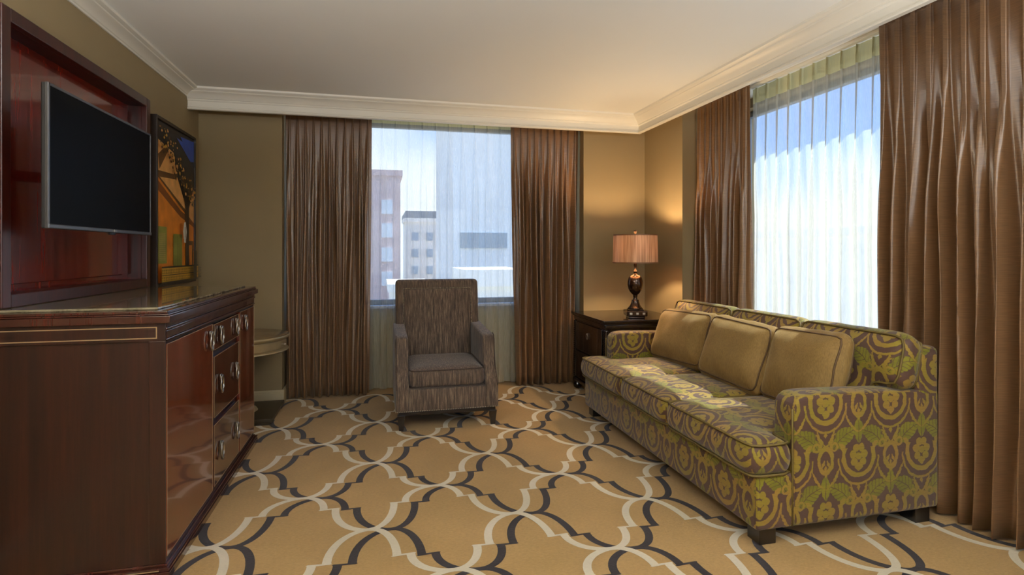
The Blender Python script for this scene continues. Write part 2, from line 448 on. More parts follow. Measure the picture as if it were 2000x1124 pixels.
# floor with the trellis carpet
def carpet_floor():
    bm = newbm()
    def quad(x0, x1, y0, y1, z):
        vs = [bm.verts.new(p) for p in ((x0, y0, z), (x1, y0, z), (x1, y1, z), (x0, y1, z))]
        return bm.faces.new(vs)
    box(bm, XL - .2, RX + .2, YF - .2, AY + .2, -.12, 0)
    PX, PY = .6915, .8365; NX0, NY0 = -.045, 2.672
    # one edge of the trellis, from an even node towards the next odd node, as a centre line with X half widths
    def path(hj, H, W, d0):
        """points from (0,0): flat start, turning upright, a sideways jog, upright again and flat at the end"""
        P = []
        def arc(x0, y0, x1, y1, start):
            n = 12
            for i in range(n + 1):
                t = i / n
                if start:   # leaves flat, arrives upright
                    x = x0 + (x1 - x0) * math.sin(t * PI / 2) ** .85; y = y0 + (y1 - y0) * (1 - math.cos(t * PI / 2)) ** .92
                else:
                    x = x0 + (x1 - x0) * (1 - math.cos(t * PI / 2)) ** .92; y = y0 + (y1 - y0) * math.sin(t * PI / 2) ** .85
                P.append((x, y))
        arc(0, 0, d0, hj, True); k = len(P)
        arc(W - (W - d0 - .058), hj, W, H, False)
        return P, k
    def ribbon(P, k, ox, oy, sx, sy, z, mi, hw):
        def strip(pts):
            L = []; R = []
            n = len(pts)
            for i, (x, y) in enumerate(pts):
                a = pts[max(i - 1, 0)]; b_ = pts[min(i + 1, n - 1)]
                dx, dy = b_[0] - a[0], b_[1] - a[1]; l = math.hypot(dx, dy) or 1
                dx, dy = dx / l, dy / l
                w = hw * (.70 + .35 * abs(dy))
                if i in (0, n - 1): pass
                L.append((x - dy * w, y + dx * w)); R.append((x + dy * w, y - dx * w))
            # cut square at the jog
            return L, R
        for seg, end in ((P[:k], 1), (P[k:], 0)):
            L, R = strip(seg)
            j = -1 if end else 0
            yj = seg[j][1]; xj = seg[j][0]
            L[j] = (xj - hw * 1.08, yj); R[j] = (xj + hw * 1.08, yj)
            vl = [bm.verts.new((ox + sx * p[0], oy + sy * p[1], z)) for p in L]
            vr = [bm.verts.new((ox + sx * p[0], oy + sy * p[1], z)) for p in R]
            for i in range(len(vl) - 1):
                f = bm.faces.new((vl[i], vr[i], vr[i + 1], vl[i + 1])); f.material_index = mi
        # the thin sideways jog, slightly tapering
        x0 = P[k - 1][0] - hw * 1.08; x1 = P[k][0] + hw * 1.08; y = P[k][1]; h = .0085
        pts = [(x0 - .006, y + h * .3), (x0 + .002, y + h), (x1, y + h * .2), (x1 + .004, y - h * .6), (x1 - .004, y - h), (x0 + .02, y - h * .8)]
        f = bm.faces.new([bm.verts.new((ox + sx * a, oy + sy * b_, z + .00005)) for a, b_ in pts]); f.material_index = mi
    H, W = PY / 2, PX / 2
    for layer, (dx, dy, z, mi) in enumerate(((.104, -.018, .0006, 2), (0, 0, .0012, 1))):
        for j in range(-9, 8):
            for i in range(-6, 9):
                even = (j % 2 == 0)
                x = NX0 + i * PX + (0 if even else W); y = NY0 + j * H
                if x < XL - .5 or x > RX + .1 or y < YF or y > AY - .1: continue
                hj = .255 if even else H - .255
                P, k = path(hj, H, W, .120)
                for sy in (1, -1):
                    ty = y + sy * H
                    if ty > AY or ty < YF - .2: continue
                    ribbon(P, k, x + dx, y + dy, 1, sy, z + (.0001 if sy > 0 else 0) + (.0002 if even else 0), mi, .0175)
    geom = [v for v in bm.verts]
    # trim what would stick out past the outer walls
    for co, no in (((XL - .19, 0, 0), (-1, 0, 0)), ((RX + .19, 0, 0), (1, 0, 0)), ((0, AY + .19, 0), (0, 1, 0)), ((0, YF - .19, 0), (0, -1, 0))):
        bmesh.ops.bisect_plane(bm, geom=bm.verts[:] + bm.edges[:] + bm.faces[:], plane_co=co, plane_no=no, clear_outer=True)
    for f in bm.faces:
        if f.material_index and f.normal.z < 0: f.normal_flip()
    bm.normal_update()
    for f in bm.faces:
        if f.material_index and f.normal.z < 0: f.normal_flip()
    return struct('floor', bm, ['carpet', 'carpetw', 'carpetb'], 'tan carpet with cream and black trellis pattern', normals=False)
carpet_floor()

bm = newbm(); box(bm, XL - .2, RX + .2, YF - .2, AY + .2, ZC, ZC + .15); struct('ceiling', bm, 'ceil', 'smooth white ceiling')

# windows: openings
WX0, WX1, WZ0, WZ1 = -.62, 1.72, .79, 2.55       # back window
SY0, SY1, SZ0, SZ1 = 1.15, 4.25, .74, 2.50       # right window
bm = newbm()   # back wall with its alcove and opening
box(bm, XL - .2, AX0, YB, AY + .2, 0, ZC); box(bm, AX1, RX + .2, YB, AY + .2, 0, ZC)
box(bm, AX0, AX1, AY, AY + .2, 0, WZ0); box(bm, AX0, AX1, AY, AY + .2, WZ1, ZC)
box(bm, AX0, WX0, AY, AY + .2, WZ0, WZ1); box(bm, WX1, AX1, AY, AY + .2, WZ0, WZ1)
struct('wall_back', bm, 'wall', 'tan painted back wall with window alcove')
bm = newbm()
box(bm, XR, RX + .2, RY1, YB, 0, ZC); box(bm, XR, RX + .2, YF, RY0, 0, ZC)
box(bm, RX, RX + .2, RY0, RY1, 0, SZ0); box(bm, RX, RX + .2, RY0, RY1, SZ1, ZC)
box(bm, RX, RX + .2, RY0, SY0, SZ0, SZ1); box(bm, RX, RX + .2, SY1, RY1, SZ0, SZ1)
struct('wall_right', bm, 'wall', 'tan painted right wall with window alcove')
HY0, HY1, HZ0, HZ1 = 2.557, 3.996, 1.0755, 2.272 # hutch
NY_0, NY_1, NZ_0, NZ_1 = HY0 + .005, HY1 - .005, HZ0 + .01, HZ1 - .005
bm = newbm()
box(bm, XL - .2, XL, YF, NY_0, 0, ZC); box(bm, XL - .2, XL, NY_1, YB, 0, ZC)
box(bm, XL - .2, XL, NY_0, NY_1, 0, NZ_0); box(bm, XL - .2, XL, NY_0, NY_1, NZ_1, ZC)
box(bm, XL - .2, XL - .15, NY_0, NY_1, NZ_0, NZ_1)
struct('wall_left', bm, 'wall', 'tan painted left wall')
bm = newbm()   # wall behind the camera; its wide window opening is added for fill light
FW0, FW1, FZ0, FZ1 = -1.1, 2.2, .7, 2.4
box(bm, XL - .2, FW0, YF - .2, YF, 0, ZC); box(bm, FW1, RX + .2, YF - .2, YF, 0, ZC)
box(bm, FW0, FW1, YF - .2, YF, 0, FZ0); box(bm, FW0, FW1, YF - .2, YF, FZ1, ZC)
struct('wall_front', bm, 'wall', 'wall behind the viewer with an added window opening')

def window(name, axis, a0, a1, z0, z1, p, mull, label):
    t = thing(name, label, None, ((a0 + a1) / 2, p, z0) if axis == 'x' else (p, (a0 + a1) / 2, z0)); t['kind'] = 'structure'
    def bx(bm, u0, u1, q0, q1, w0, w1, bev=.004):
        if axis == 'x': box(bm, u0, u1, q0, q1, w0, w1, bev)
        else: box(bm, q0, q1, u0, u1, w0, w1, bev)
    bm = newbm(); fw = .045
    bx(bm, a0, a0 + fw, p, p + .06, z0, z1); bx(bm, a1 - fw, a1, p, p + .06, z0, z1)
    bx(bm, a0 + fw, a1 - fw, p, p + .06, z1 - fw, z1); bx(bm, a0 + fw, a1 - fw, p, p + .06, z0, z0 + fw)
    for q in mull: bx(bm, q - .022, q + .022, p + .004, p + .056, z0 + fw, z1 - fw)
    finish('frame', bm, 'wframe', t)
    edges = [a0 + fw] + list(mull) + [a1 - fw]
    for i in range(len(edges) - 1):
        bm = newbm(); e0 = edges[i] + (.022 if i else 0); e1 = edges[i + 1] - (.022 if i < len(edges) - 2 else 0)
        bx(bm, e0, e1, p + .028, p + .034, z0 + fw, z1 - fw, 0); finish('pane', bm, 'glass', t)
    bm = newbm(); bx(bm, a0 - .04, a1 + .04, p - .14 if axis == 'x' else p - .09, p, z0 - .03, z0, .006)
    if axis == 'x' or True: finish('sill', bm, 'wsill', t)
    return t
window('window_1', 'x', WX0, WX1, WZ0, WZ1, AY + .05, [], 'wide back window behind the sheers')
window('window_2', 'y', SY0, SY1, SZ0, SZ1, RX + .08, [], 'tall right window behind the sheers')
window('window_3_added', 'x', FW0, FW1, FZ0, FZ1, YF - .12, [.0, 1.1], 'unseen window added behind the viewer for fill light')  # added out of view, goes with the rear fill lamp

# panel mouldings on the alcove wall below the back window
bm = newbm()
def rail_y(bm, x0, x1, z0, z1, y, t=.014): box(bm, x0, x1, y - t, y, z0, z1, .004)
rail_y(bm, AX0 + .02, AX1 - .02, .0, .11, AY, .02)
rail_y(bm, AX0 + .04, AX1 - .04, .145, .165, AY); rail_y(bm, AX0 + .04, AX1 - .04, .66, .685, AY)
struct('trim_4', bm, 'panelp', 'cream panel moulding under the back window')
bm = newbm(); box(bm, AX0 + .01, AX1 - .01, AY - .006, AY, .0, WZ0 - .03)
struct('trim_5', bm, 'panelp', 'cream painted panel under the back window')

# baseboards
def bb(bm, axis, a0, a1, p, s):
    """s: direction into the room"""
    pr = [(0, 0), (s * .018, 0), (s * .018, .085), (s * .014, .092), (s * .014, .1), (s * .004, .112), (0, .112)]
    if axis == 'x': prism(bm, [(p + a, z) for a, z in pr], 'x', a0, a1)
    else: prism(bm, [(p + a, z) for a, z in pr], 'y', a0, a1)
bm = newbm(); bb(bm, 'x', XL + .018, AX0 + .018, YB, -1); bb(bm, 'x', AX1 - .018, XR - .018, YB, -1)
bb(bm, 'y', YB, AY - .022, AX0, 1); bb(bm, 'y', YB, AY - .022, AX1, -1)
struct('baseboard_back', bm, 'basep', 'cream baseboard along the back wall')
bm = newbm(); bb(bm, 'y', 4.1, YB, XL, 1); bb(bm, 'y', YF, 2.45, XL, 1); struct('baseboard_left', bm, 'basep', 'cream baseboard along the left wall')
bm = newbm(); bb(bm, 'y', RY1, YB, XR, -1); bb(bm, 'y', YF, RY0, XR, -1); struct('baseboard_right', bm, 'basep', 'cream baseboard along the right wall')

# crown on the left wall and the deep curtain valances
def crown(pr, axis, a0, a1, p, s, m0=0, m1=0):
    """extrude profile (o,z) along axis; ends mitred by m (+1: longer with o)"""
    bm = newbm(); A = []; B = []
    for o, z in pr:
        if axis == 'y': A.append(bm.verts.new((p + s * o, a0 + m0 * o, z))); B.append(bm.verts.new((p + s * o, a1 + m1 * o, z)))
        else: A.append(bm.verts.new((a0 + m0 * o, p + s * o, z))); B.append(bm.verts.new((a1 + m1 * o, p + s * o, z)))
    n = len(pr); bm.faces.new(A); bm.faces.new(B[::-1])
    for i in range(n): bm.faces.new((A[i], B[i], B[(i + 1) % n], A[(i + 1) % n]))
    return bm
cove = [(0, 2.512), (.008, 2.512), (.010, 2.520), (.006, 2.523), (.014, 2.526), (.022, 2.535), (.038, 2.545), (.054, 2.551), (.070, 2.556), (.074, 2.561), (.080, 2.562), (.096, 2.567), (.098, 2.58), (0, 2.58)]
struct('trim_1', crown(cove, 'y', YF, VY, XL, 1), 'trim', 'white crown moulding on the left wall', smooth=25)
val = [(-.025, 2.42), (.006, 2.42), (.010, 2.426), (.006, 2.434), (0, 2.437), (.003, 2.443), (0, 2.448), (0, 2.487), (.006, 2.490), (.010, 2.496), (.010, 2.501), (.018, 2.504), (.026, 2.514),
       (.040, 2.529), (.056, 2.540), (.072, 2.547), (.076, 2.553), (.082, 2.555), (.090, 2.562), (.098, 2.566), (.102, 2.58), (-.025, 2.58)]
struct('trim_2', crown(val, 'x', XL, VX, VY, -1, 0, -1), 'trim', 'white crown valance across the back of the room', smooth=25)
struct('trim_3', crown(val, 'y', YF, VY, VX, -1, 0, -1), 'trim', 'white crown valance along the right of the room', smooth=25)

# ---------------------------------------------------------------- curtains
def drape(name, axis, a0, a1, base, z0, z1, folds, amp, mat, label, cat, group, seed=0, inward=-1, header=.13, b0=0, b1=0, mid0=0, mid1=0, sheerish=False, loose=1.0):
    """a pleated sheet; axis = direction it runs along; base = the other coordinate; b0/b1 shift of the edges at the hem, mid0/mid1 at half height"""
    rnd = random.Random(seed)
    bm = newbm(); per = 26; NU = folds * per + 1; NZ = 34
    ph = [rnd.uniform(-.5, .5) for _ in range(folds + 2)]
    am = [rnd.uniform(.72, 1.15) for _ in range(folds + 2)]
    rows = []
    zs = [0] + [(i / NZ) ** 1.25 for i in range(1, NZ + 1)]
    zs = sorted(set(zs + [.01, .03, .045, .06, .08]))
    for t in zs:
        z = z1 - t * (z1 - z0); row = []
        dz = z1 - z                                  # distance from the top
        k = min(1, max(0, (dz - header * .6) / 1.0)); k = k * k * (3 - 2 * k)
        for i in range(NU):
            u = i / (NU - 1); fo = u * folds; fi = int(min(folds - 1, fo)); fr = fo - fi
            # lower: rounded folds; each with its own width and phase that drifts with height
            w = noise.noise(Vector((fo * .55, t * 1.3, seed * 3.1))) * .33 * loose
            s = math.cos(2 * PI * (fo - .5 + w * k))
            s2 = math.cos(4 * PI * (fo - .5 + w * 1.6) + ph[fi] * .8)
            low = ((abs(s) ** .8) * (1 if s > 0 else -1) * .8 + (.34 if not sheerish else .15) * s2) * am[fi]
            # header: three tight fingers at each pleat, flat between
            d = abs(fr - .5)
            pin = math.exp(-(d / .10) ** 2) * (1.0 + .35 * math.cos(2 * PI * fr * 14))
            pin = pin * 1.5 - .35
            a_top = .55 if dz < header else .55 + .45 * k
            f = (1 - k) * pin * .62 * (1.0 if dz > header * .45 else .8) + k * low
            off = amp * f * a_top
            off += amp * .35 * noise.noise(Vector((fo * 1.7, t * 4, seed))) * k
            e0 = mid0 * math.sin(min(1, t * 1.0) * PI) + b0 * t; e1 = mid1 * math.sin(t * PI) + b1 * t
            gather = .10 * (1 - k) * math.sin(2 * PI * (fr - .5)) / folds     # cloth drawn to each pleat
            a = a0 + (a1 - a0) * (u - gather) + e0 * (1 - u) + e1 * u
            a += (a1 - a0) / folds * .16 * math.sin(4 * PI * fo + seed) * k * .5
            p = base + inward * off
            row.append(bm.verts.new((a, p, z) if axis == 'x' else (p, a, z)))
        rows.append((row, dz))
    for (r0, d0), (r1, d1) in zip(rows, rows[1:]):
        for i in range(NU - 1):
            f = bm.faces.new((r0[i], r0[i + 1], r1[i + 1], r1[i])); f.smooth = True
            if sheerish and d1 <= header: f.material_index = 1
    cx = (a0 + a1) / 2
    o = finish(name, bm, mat, origin=(cx, base, z0) if axis == 'x' else (base, cx, z0), normals=False)
    if not sheerish:
        md = o.modifiers.new('thick', 'SOLIDIFY'); md.thickness = .0025
    return tag(o, label, cat, group)
G1 = None
drape('curtain', 'x', AX0 + .012, -.062, 5.20, .012, 2.575, 11, .048, 'curtain', 'brown satin curtain hanging left of the back window, beside the round side table', 'curtain', None, 1, b1=-.03)
drape('curtain', 'x', 1.235, AX1 - .012, 5.20, .012, 2.575, 10, .046, 'curtain', 'brown satin curtain hanging right of the back window, beside the black corner table', 'curtain', None, 2, b0=.06, mid0=-.01, b1=-.05)
drape('curtain', 'y', 3.665, RY1 - .012, 2.73, .012, 2.575, 9, .046, 'curtain', 'narrow brown satin curtain behind the far end of the sofa', 'curtain', None, 3)
drape('curtain', 'y', RY0 + .02, 2.555, 2.735, .012, 2.575, 21, .058, 'curtain', 'wide brown satin curtain at the right edge, behind the near end of the sofa', 'curtain', None, 4, b1=.02, mid1=-.02)
drape('sheer_curtain', 'x', -.16, 1.34, 5.315, .02, 2.575, 12, .03, ['sheer', 'sheerhead'], 'white sheer curtain across the back window, behind the armchair', 'curtain', None, 5, header=.075, sheerish=True, loose=.5)
drape('sheer_curtain', 'y', 2.40, 3.80, 2.86, .02, 2.575, 12, .04, ['sheer', 'sheerhead'], 'white sheer curtain across the right window, behind the sofa', 'curtain', None, 6, header=.115, sheerish=True, loose=.6)
for nm, ax, a0, a1, p, lb in (('curtain_track', 'x', AX0 + .01, AX1 - .01, 5.26, 'slim white curtain track above the back window'), ('curtain_track', 'y', RY0 + .01, RY1 - .01, 2.79, 'slim white curtain track above the right window')):
    bm = newbm()
    if ax == 'x': box(bm, a0, a1, p - .012, p + .012, 2.56, 2.58, .003)
    else: box(bm, p - .012, p + .012, a0, a1, 2.56, 2.58, .003)
    tag(finish(nm, bm, 'trim', origin=((a0 + a1) / 2, p, 2.56) if ax == 'x' else (p, (a0 + a1) / 2, 2.56)), lb, 'curtain track')

# ---------------------------------------------------------------- cushions
def cushion(rects, z0, z1, step, crown, outset=.006, T=None, seed=0, wr=.003, uvoff=(0, 0), pipe=.006, side=3):
    """soft cushion whose plan is a union of rectangles (x0,x1,y0,y1). Returns (body bmesh, piping bmesh) in its own frame, T applied to both"""
    xs = sorted({r[0] for r in rects} | {r[1] for r in rects}); ys = sorted({r[2] for r in rects} | {r[3] for r in rects})
    def fill(v):
        out = []
        for a, b_ in zip(v, v[1:]):
            n = max(1, round((b_ - a) / step)); out += [a + (b_ - a) * i / n for i in range(n)]
        return out + [v[-1]]
    gx, gy = fill(xs), fill(ys)
    inside = lambda x, y: any(r[0] < x < r[1] and r[2] < y < r[3] for r in rects)
    cells = {(i, j) for i in range(len(gx) - 1) for j in range(len(gy) - 1) if inside((gx[i] + gx[i + 1]) / 2, (gy[j] + gy[j + 1]) / 2)}
    # boundary edges
    be = {}
    for (i, j) in cells:
        for (a, b_), nb in ((((i, j), (i + 1, j)), (i, j - 1)), (((i + 1, j), (i + 1, j + 1)), (i + 1, j)), (((i + 1, j + 1), (i, j + 1)), (i, j + 1)), (((i, j + 1), (i, j)), (i - 1, j))):
            if nb not in cells: be[a] = b_
    segs = [((gx[a[0]], gy[a[1]]), (gx[b_[0]], gy[b_[1]])) for a, b_ in be.items()]
    loop = []; s = next(iter(be)); c = s
    while True:
        loop.append(c); c = be[c]
        if c == s: break
    def dist(x, y):
        d = 9
        for (ax, ay), (bx_, by) in segs:
            t = 0
            L = (bx_ - ax) ** 2 + (by - ay) ** 2
            t = max(0, min(1, ((x - ax) * (bx_ - ax) + (y - ay) * (by - ay)) / L))
            d = min(d, math.hypot(x - ax - t * (bx_ - ax), y - ay - t * (by - ay)))
        return d
    bm = newbm(); top = {}; bot = {}
    nodes = {(i + a, j + b_) for (i, j) in cells for a in (0, 1) for b_ in (0, 1)}
    L = len(loop); corner = {}
    idx = {n: q for q, n in enumerate(loop)}
    for n_ in nodes:
        x, y = gx[n_[0]], gy[n_[1]]; d = dist(x, y)
        h = crown * (1 - math.exp(-d / .045)) * (1 - .18 * math.exp(-d / .2))
        w = noise.noise(Vector((x * 9 + seed, y * 9, 1.3))) * wr + noise.noise(Vector((x * 26 + seed, y * 26, 7))) * wr * .4
        X0, Y0 = x, y
        if n_ in idx:   # pull convex corners in
            q = idx[n_]; p0 = loop[q - 1]; p1 = loop[(q + 1) % L]
            if p0[0] != p1[0] and p0[1] != p1[1]:
                cx_, cy_ = (gx[p0[0]] + gx[p1[0]]) / 2, (gy[p0[1]] + gy[p1[1]]) / 2
                X0 += (cx_ - x) * .45; Y0 += (cy_ - y) * .45
        top[n_] = bm.verts.new((X0, Y0, z1 + h + w)); bot[n_] = bm.verts.new((X0, Y0, z0 - h * .35 - w))
    for (i, j) in cells:
        f = bm.faces.new((top[i, j], top[i + 1, j], top[i + 1, j + 1], top[i, j + 1])); f = bm.faces.new((bot[i, j], bot[i, j + 1], bot[i + 1, j + 1], bot[i + 1, j]))
    # sides with a soft bulge
    rings = [[top[n_] for n_ in loop]]
    for s_ in range(1, side + 1):
        t = s_ / (side + 1); ring = []
        for q, n_ in enumerate(loop):
            p0 = top[loop[q - 1]].co; p1 = top[loop[(q + 1) % L]].co; d = (p1 - p0); d.z = 0
            nrm = Vector((d.y, -d.x, 0)).normalized() if d.length else Vector((0, 0, 0))
            bulge = outset * math.sin(t * PI) * 2.2 + noise.noise(Vector((n_[0] * .6, n_[1] * .6, t * 3 + seed))) * wr * 1.2
            a = top[n_].co; b_ = bot[n_].co
            ring.append(bm.verts.new(a.lerp(b_, t) + nrm * bulge))
        rings.append(ring)
    rings.append([bot[n_] for n_ in loop])
    for r0, r1 in zip(rings, rings[1:]):
        for q in range(L):
            bm.faces.new((r0[q], r1[q], r1[(q + 1) % L], r0[(q + 1) % L]))
    for f in bm.faces: f.smooth = True
    pb = newbm()
    for rr, dz in ((rings[0], .001), (rings[-1], -.001)):
        pts = []
        for q in range(L):
            p0, p, p1 = rr[q - 1].co, rr[q].co, rr[(q + 1) % L].co
            pts.append((p0 + p * 2 + p1) / 4 * .35 + p * .65 + Vector((0, 0, dz)))
        d = pts
        tube(pb, [Vector((p.x, p.y, p.z)) for p in pts], pipe, 6, closed=True)
    bmesh.ops.recalc_face_normals(bm, faces=bm.faces[:]); bm.normal_update()
    uvbox(bm, uvoff)
    if T is not None: bm.transform(T); pb.transform(T)
    return bm, pb
def cushion_part(name, parent, mat, cordmat, label=None, **k):
    b_, p_ = cushion(**k)
    o = finish(name, b_, mat, parent, normals=False); subsurf(o, 1)
    q = finish('piping', p_, cordmat, o, smooth=True)
    if label: o['label'] = label
    return o

# ---------------------------------------------------------------- sofa
def sofa():
    X0, XB, Y0, Y1 = 1.605, 2.615, 2.10, 4.19
    t = thing('sofa', 'three-seat sofa in green and brown damask on short black legs, under the right window', 'sofa', (2.1, 3.14, 0))
    AW = .135; AXF = 1.79
    def soft(o, lv=0):
        return o
    bm = newbm(); box(bm, X0, XB - .1, Y0 + .004, Y1 - .004, .072, .315, .018, 3)
    finish('base', bm, 'damask', t, smooth=40, uv=(0, .06))
    # arms: gently crowned top, rounded at front
    for nm, ya, yb in (('arm', Y0, Y0 + AW), ('arm', Y1 - AW, Y1)):
        bm = newbm()
        prof = [(AXF, .075), (AXF, .60), (AXF + .012, .632), (AXF + .045, .655), (AXF + .12, .66), (2.2, .652), (2.45, .642), (XB - .005, .636), (XB - .005, .075)]
        prism(bm, prof, 'y', ya, yb, bev=.022, seg=4)
        o = finish(nm, bm, 'damask', t, smooth=60, uv=(.02, .14))
        bm = newbm(); ys = ya if ya == Y0 else yb
        tube(bm, [(AXF - .003, ys + (.004 if ya == Y0 else -.004), z) for z in (.08, .3, .5, .6)], .005, 6)
        finish('piping', bm, 'cordb', o, smooth=True)
    bm = newbm(); box(bm, 2.49, XB, Y0 + .002, Y1 - .002, .075, .846, .03, 4)
    finish('backrest', bm, 'damask', t, smooth=50, uv=(.1, 0))
    for x in (X0 + .03, XB - .12):
        for y in (Y0 + .025, Y1 - .105):
            bm = newbm(); w = .085
            prism(bm, [(x, y), (x + w, y), (x + w, y + w), (x, y + w)], 'z', 0.0, .074, bev=.003)
            finish('leg', bm, 'legblk', t)
    F = 1.575; zb, zt = .318, .450
    c1, c2 = 2.84, 3.45
    cushion_part('seat_cushion', t, 'damask', 'cordb', rects=[(F, AXF - .012, Y0 - .002, c1 - .004), (AXF - .012, 2.32, Y0 + AW + .006, c1 - .004)], z0=zb, z1=zt, step=.045, crown=.030, seed=1, uvoff=(0, .06), outset=.008)
    cushion_part('seat_cushion', t, 'damask', 'cordb', rects=[(F, 2.32, c1 + .004, c2 - .004)], z0=zb, z1=zt, step=.045, crown=.030, seed=2, uvoff=(0, .06), outset=.008)
    cushion_part('seat_cushion', t, 'damask', 'cordb', rects=[(F, AXF - .012, c2 + .004, Y1 + .002), (AXF - .012, 2.32, c2 + .004, Y1 - AW - .006)], z0=zb, z1=zt, step=.045, crown=.030, seed=3, uvoff=(0, .06), outset=.008)
    # back cushions: built lying down (local x = height, y = along sofa, z = thickness), then stood up and leaned
    def back(y0, y1, near, far, seed, zbase=.47):
        H = .425
        ym = (y0 + y1) / 2; w = (y1 - y0) / 2 - .004
        # local: x height (0..H), y along, z front
        rects = [(.0, H, -w, w)]
        if near: rects = [(0, .19, -w + .14, w), (.19, H, -w, w)]
        if far: rects = [(0, .19, -w, w - .14), (.19, H, -w, w)]
        lean = math.radians(13)
        # columns: where local axes go in the room
        up = Vector((math.sin(lean), 0, math.cos(lean))); fr = Vector((-math.cos(lean), 0, math.sin(lean)))
        T = Matrix(((up.x, 0, fr.x, 2.375), (up.y, 1, fr.y, ym), (up.z, 0, fr.z, zbase), (0, 0, 0, 1)))
        b_, p_ = cushion(rects, -.055, .055, .045, .045, .012, None, seed, .005)
        lay = b_.loops.layers.uv.verify()
        for f in b_.faces:
            n = f.normal
            for l in f.loops:
                c = l.vert.co
                if abs(n.z) >= max(abs(n.x), abs(n.y)): q = (c.y + .06, c.x - .20)
                elif abs(n.y) > abs(n.x): q = (c.z + .02, c.x - .20)
                else: q = (c.y + .06, c.z + .05)
                l[lay].uv = q
        b_.transform(T); p_.transform(T)
        o = finish('back_cushion', b_, 'damask', t, normals=False); subsurf(o, 1)
        finish('piping', p_, 'cordb', o, smooth=True)
    back(2.105, 2.765, True, False, 11); back(2.765, 3.42, False, False, 12); back(3.42, 4.175, False, True, 13)
sofa()

def pillow(name, label, c, w, h, th, lean, yaw, seed, roll=0):
    t = thing(name, label, 'pillow', c, 'gold throw pillows on the sofa')
    lean = math.radians(lean)
    up = Vector((math.sin(lean), 0, math.cos(lean))); fr = Vector((-math.cos(lean), 0, math.sin(lean)))
    T = Matrix(((up.x, 0, fr.x, 0), (up.y, 1, fr.y, 0), (up.z, 0, fr.z, 0), (0, 0, 0, 1)))
    T = Matrix.Translation(c) @ Matrix.Rotation(math.radians(yaw), 4, 'Z') @ T @ Matrix.Rotation(math.radians(roll), 4, 'Z')
    b_, p_ = cushion([(0, h, -w / 2, w / 2)], -th * .24, th * .24, .035, th * .42, .014, T, seed, .010, pipe=.005)
    o = finish('cover', b_, 'velvet', t, normals=False); subsurf(o, 1)
    finish('piping', p_, 'cord', t, smooth=True)
pillow('throw_pillow', 'gold velvet throw pillow nearest the camera, behind the near sofa arm', (2.16, 2.515, .488), .49, .385, .17, 17, -2, 21, 2)
pillow('throw_pillow', 'gold velvet throw pillow in the middle, on the central seat cushion', (2.13, 3.06, .488), .56, .375, .17, 19, 2, 22, -2)
pillow('throw_pillow', 'gold velvet throw pillow farthest away, beside the far sofa arm', (2.15, 3.715, .488), .62, .365, .17, 20, 3, 23, 2)

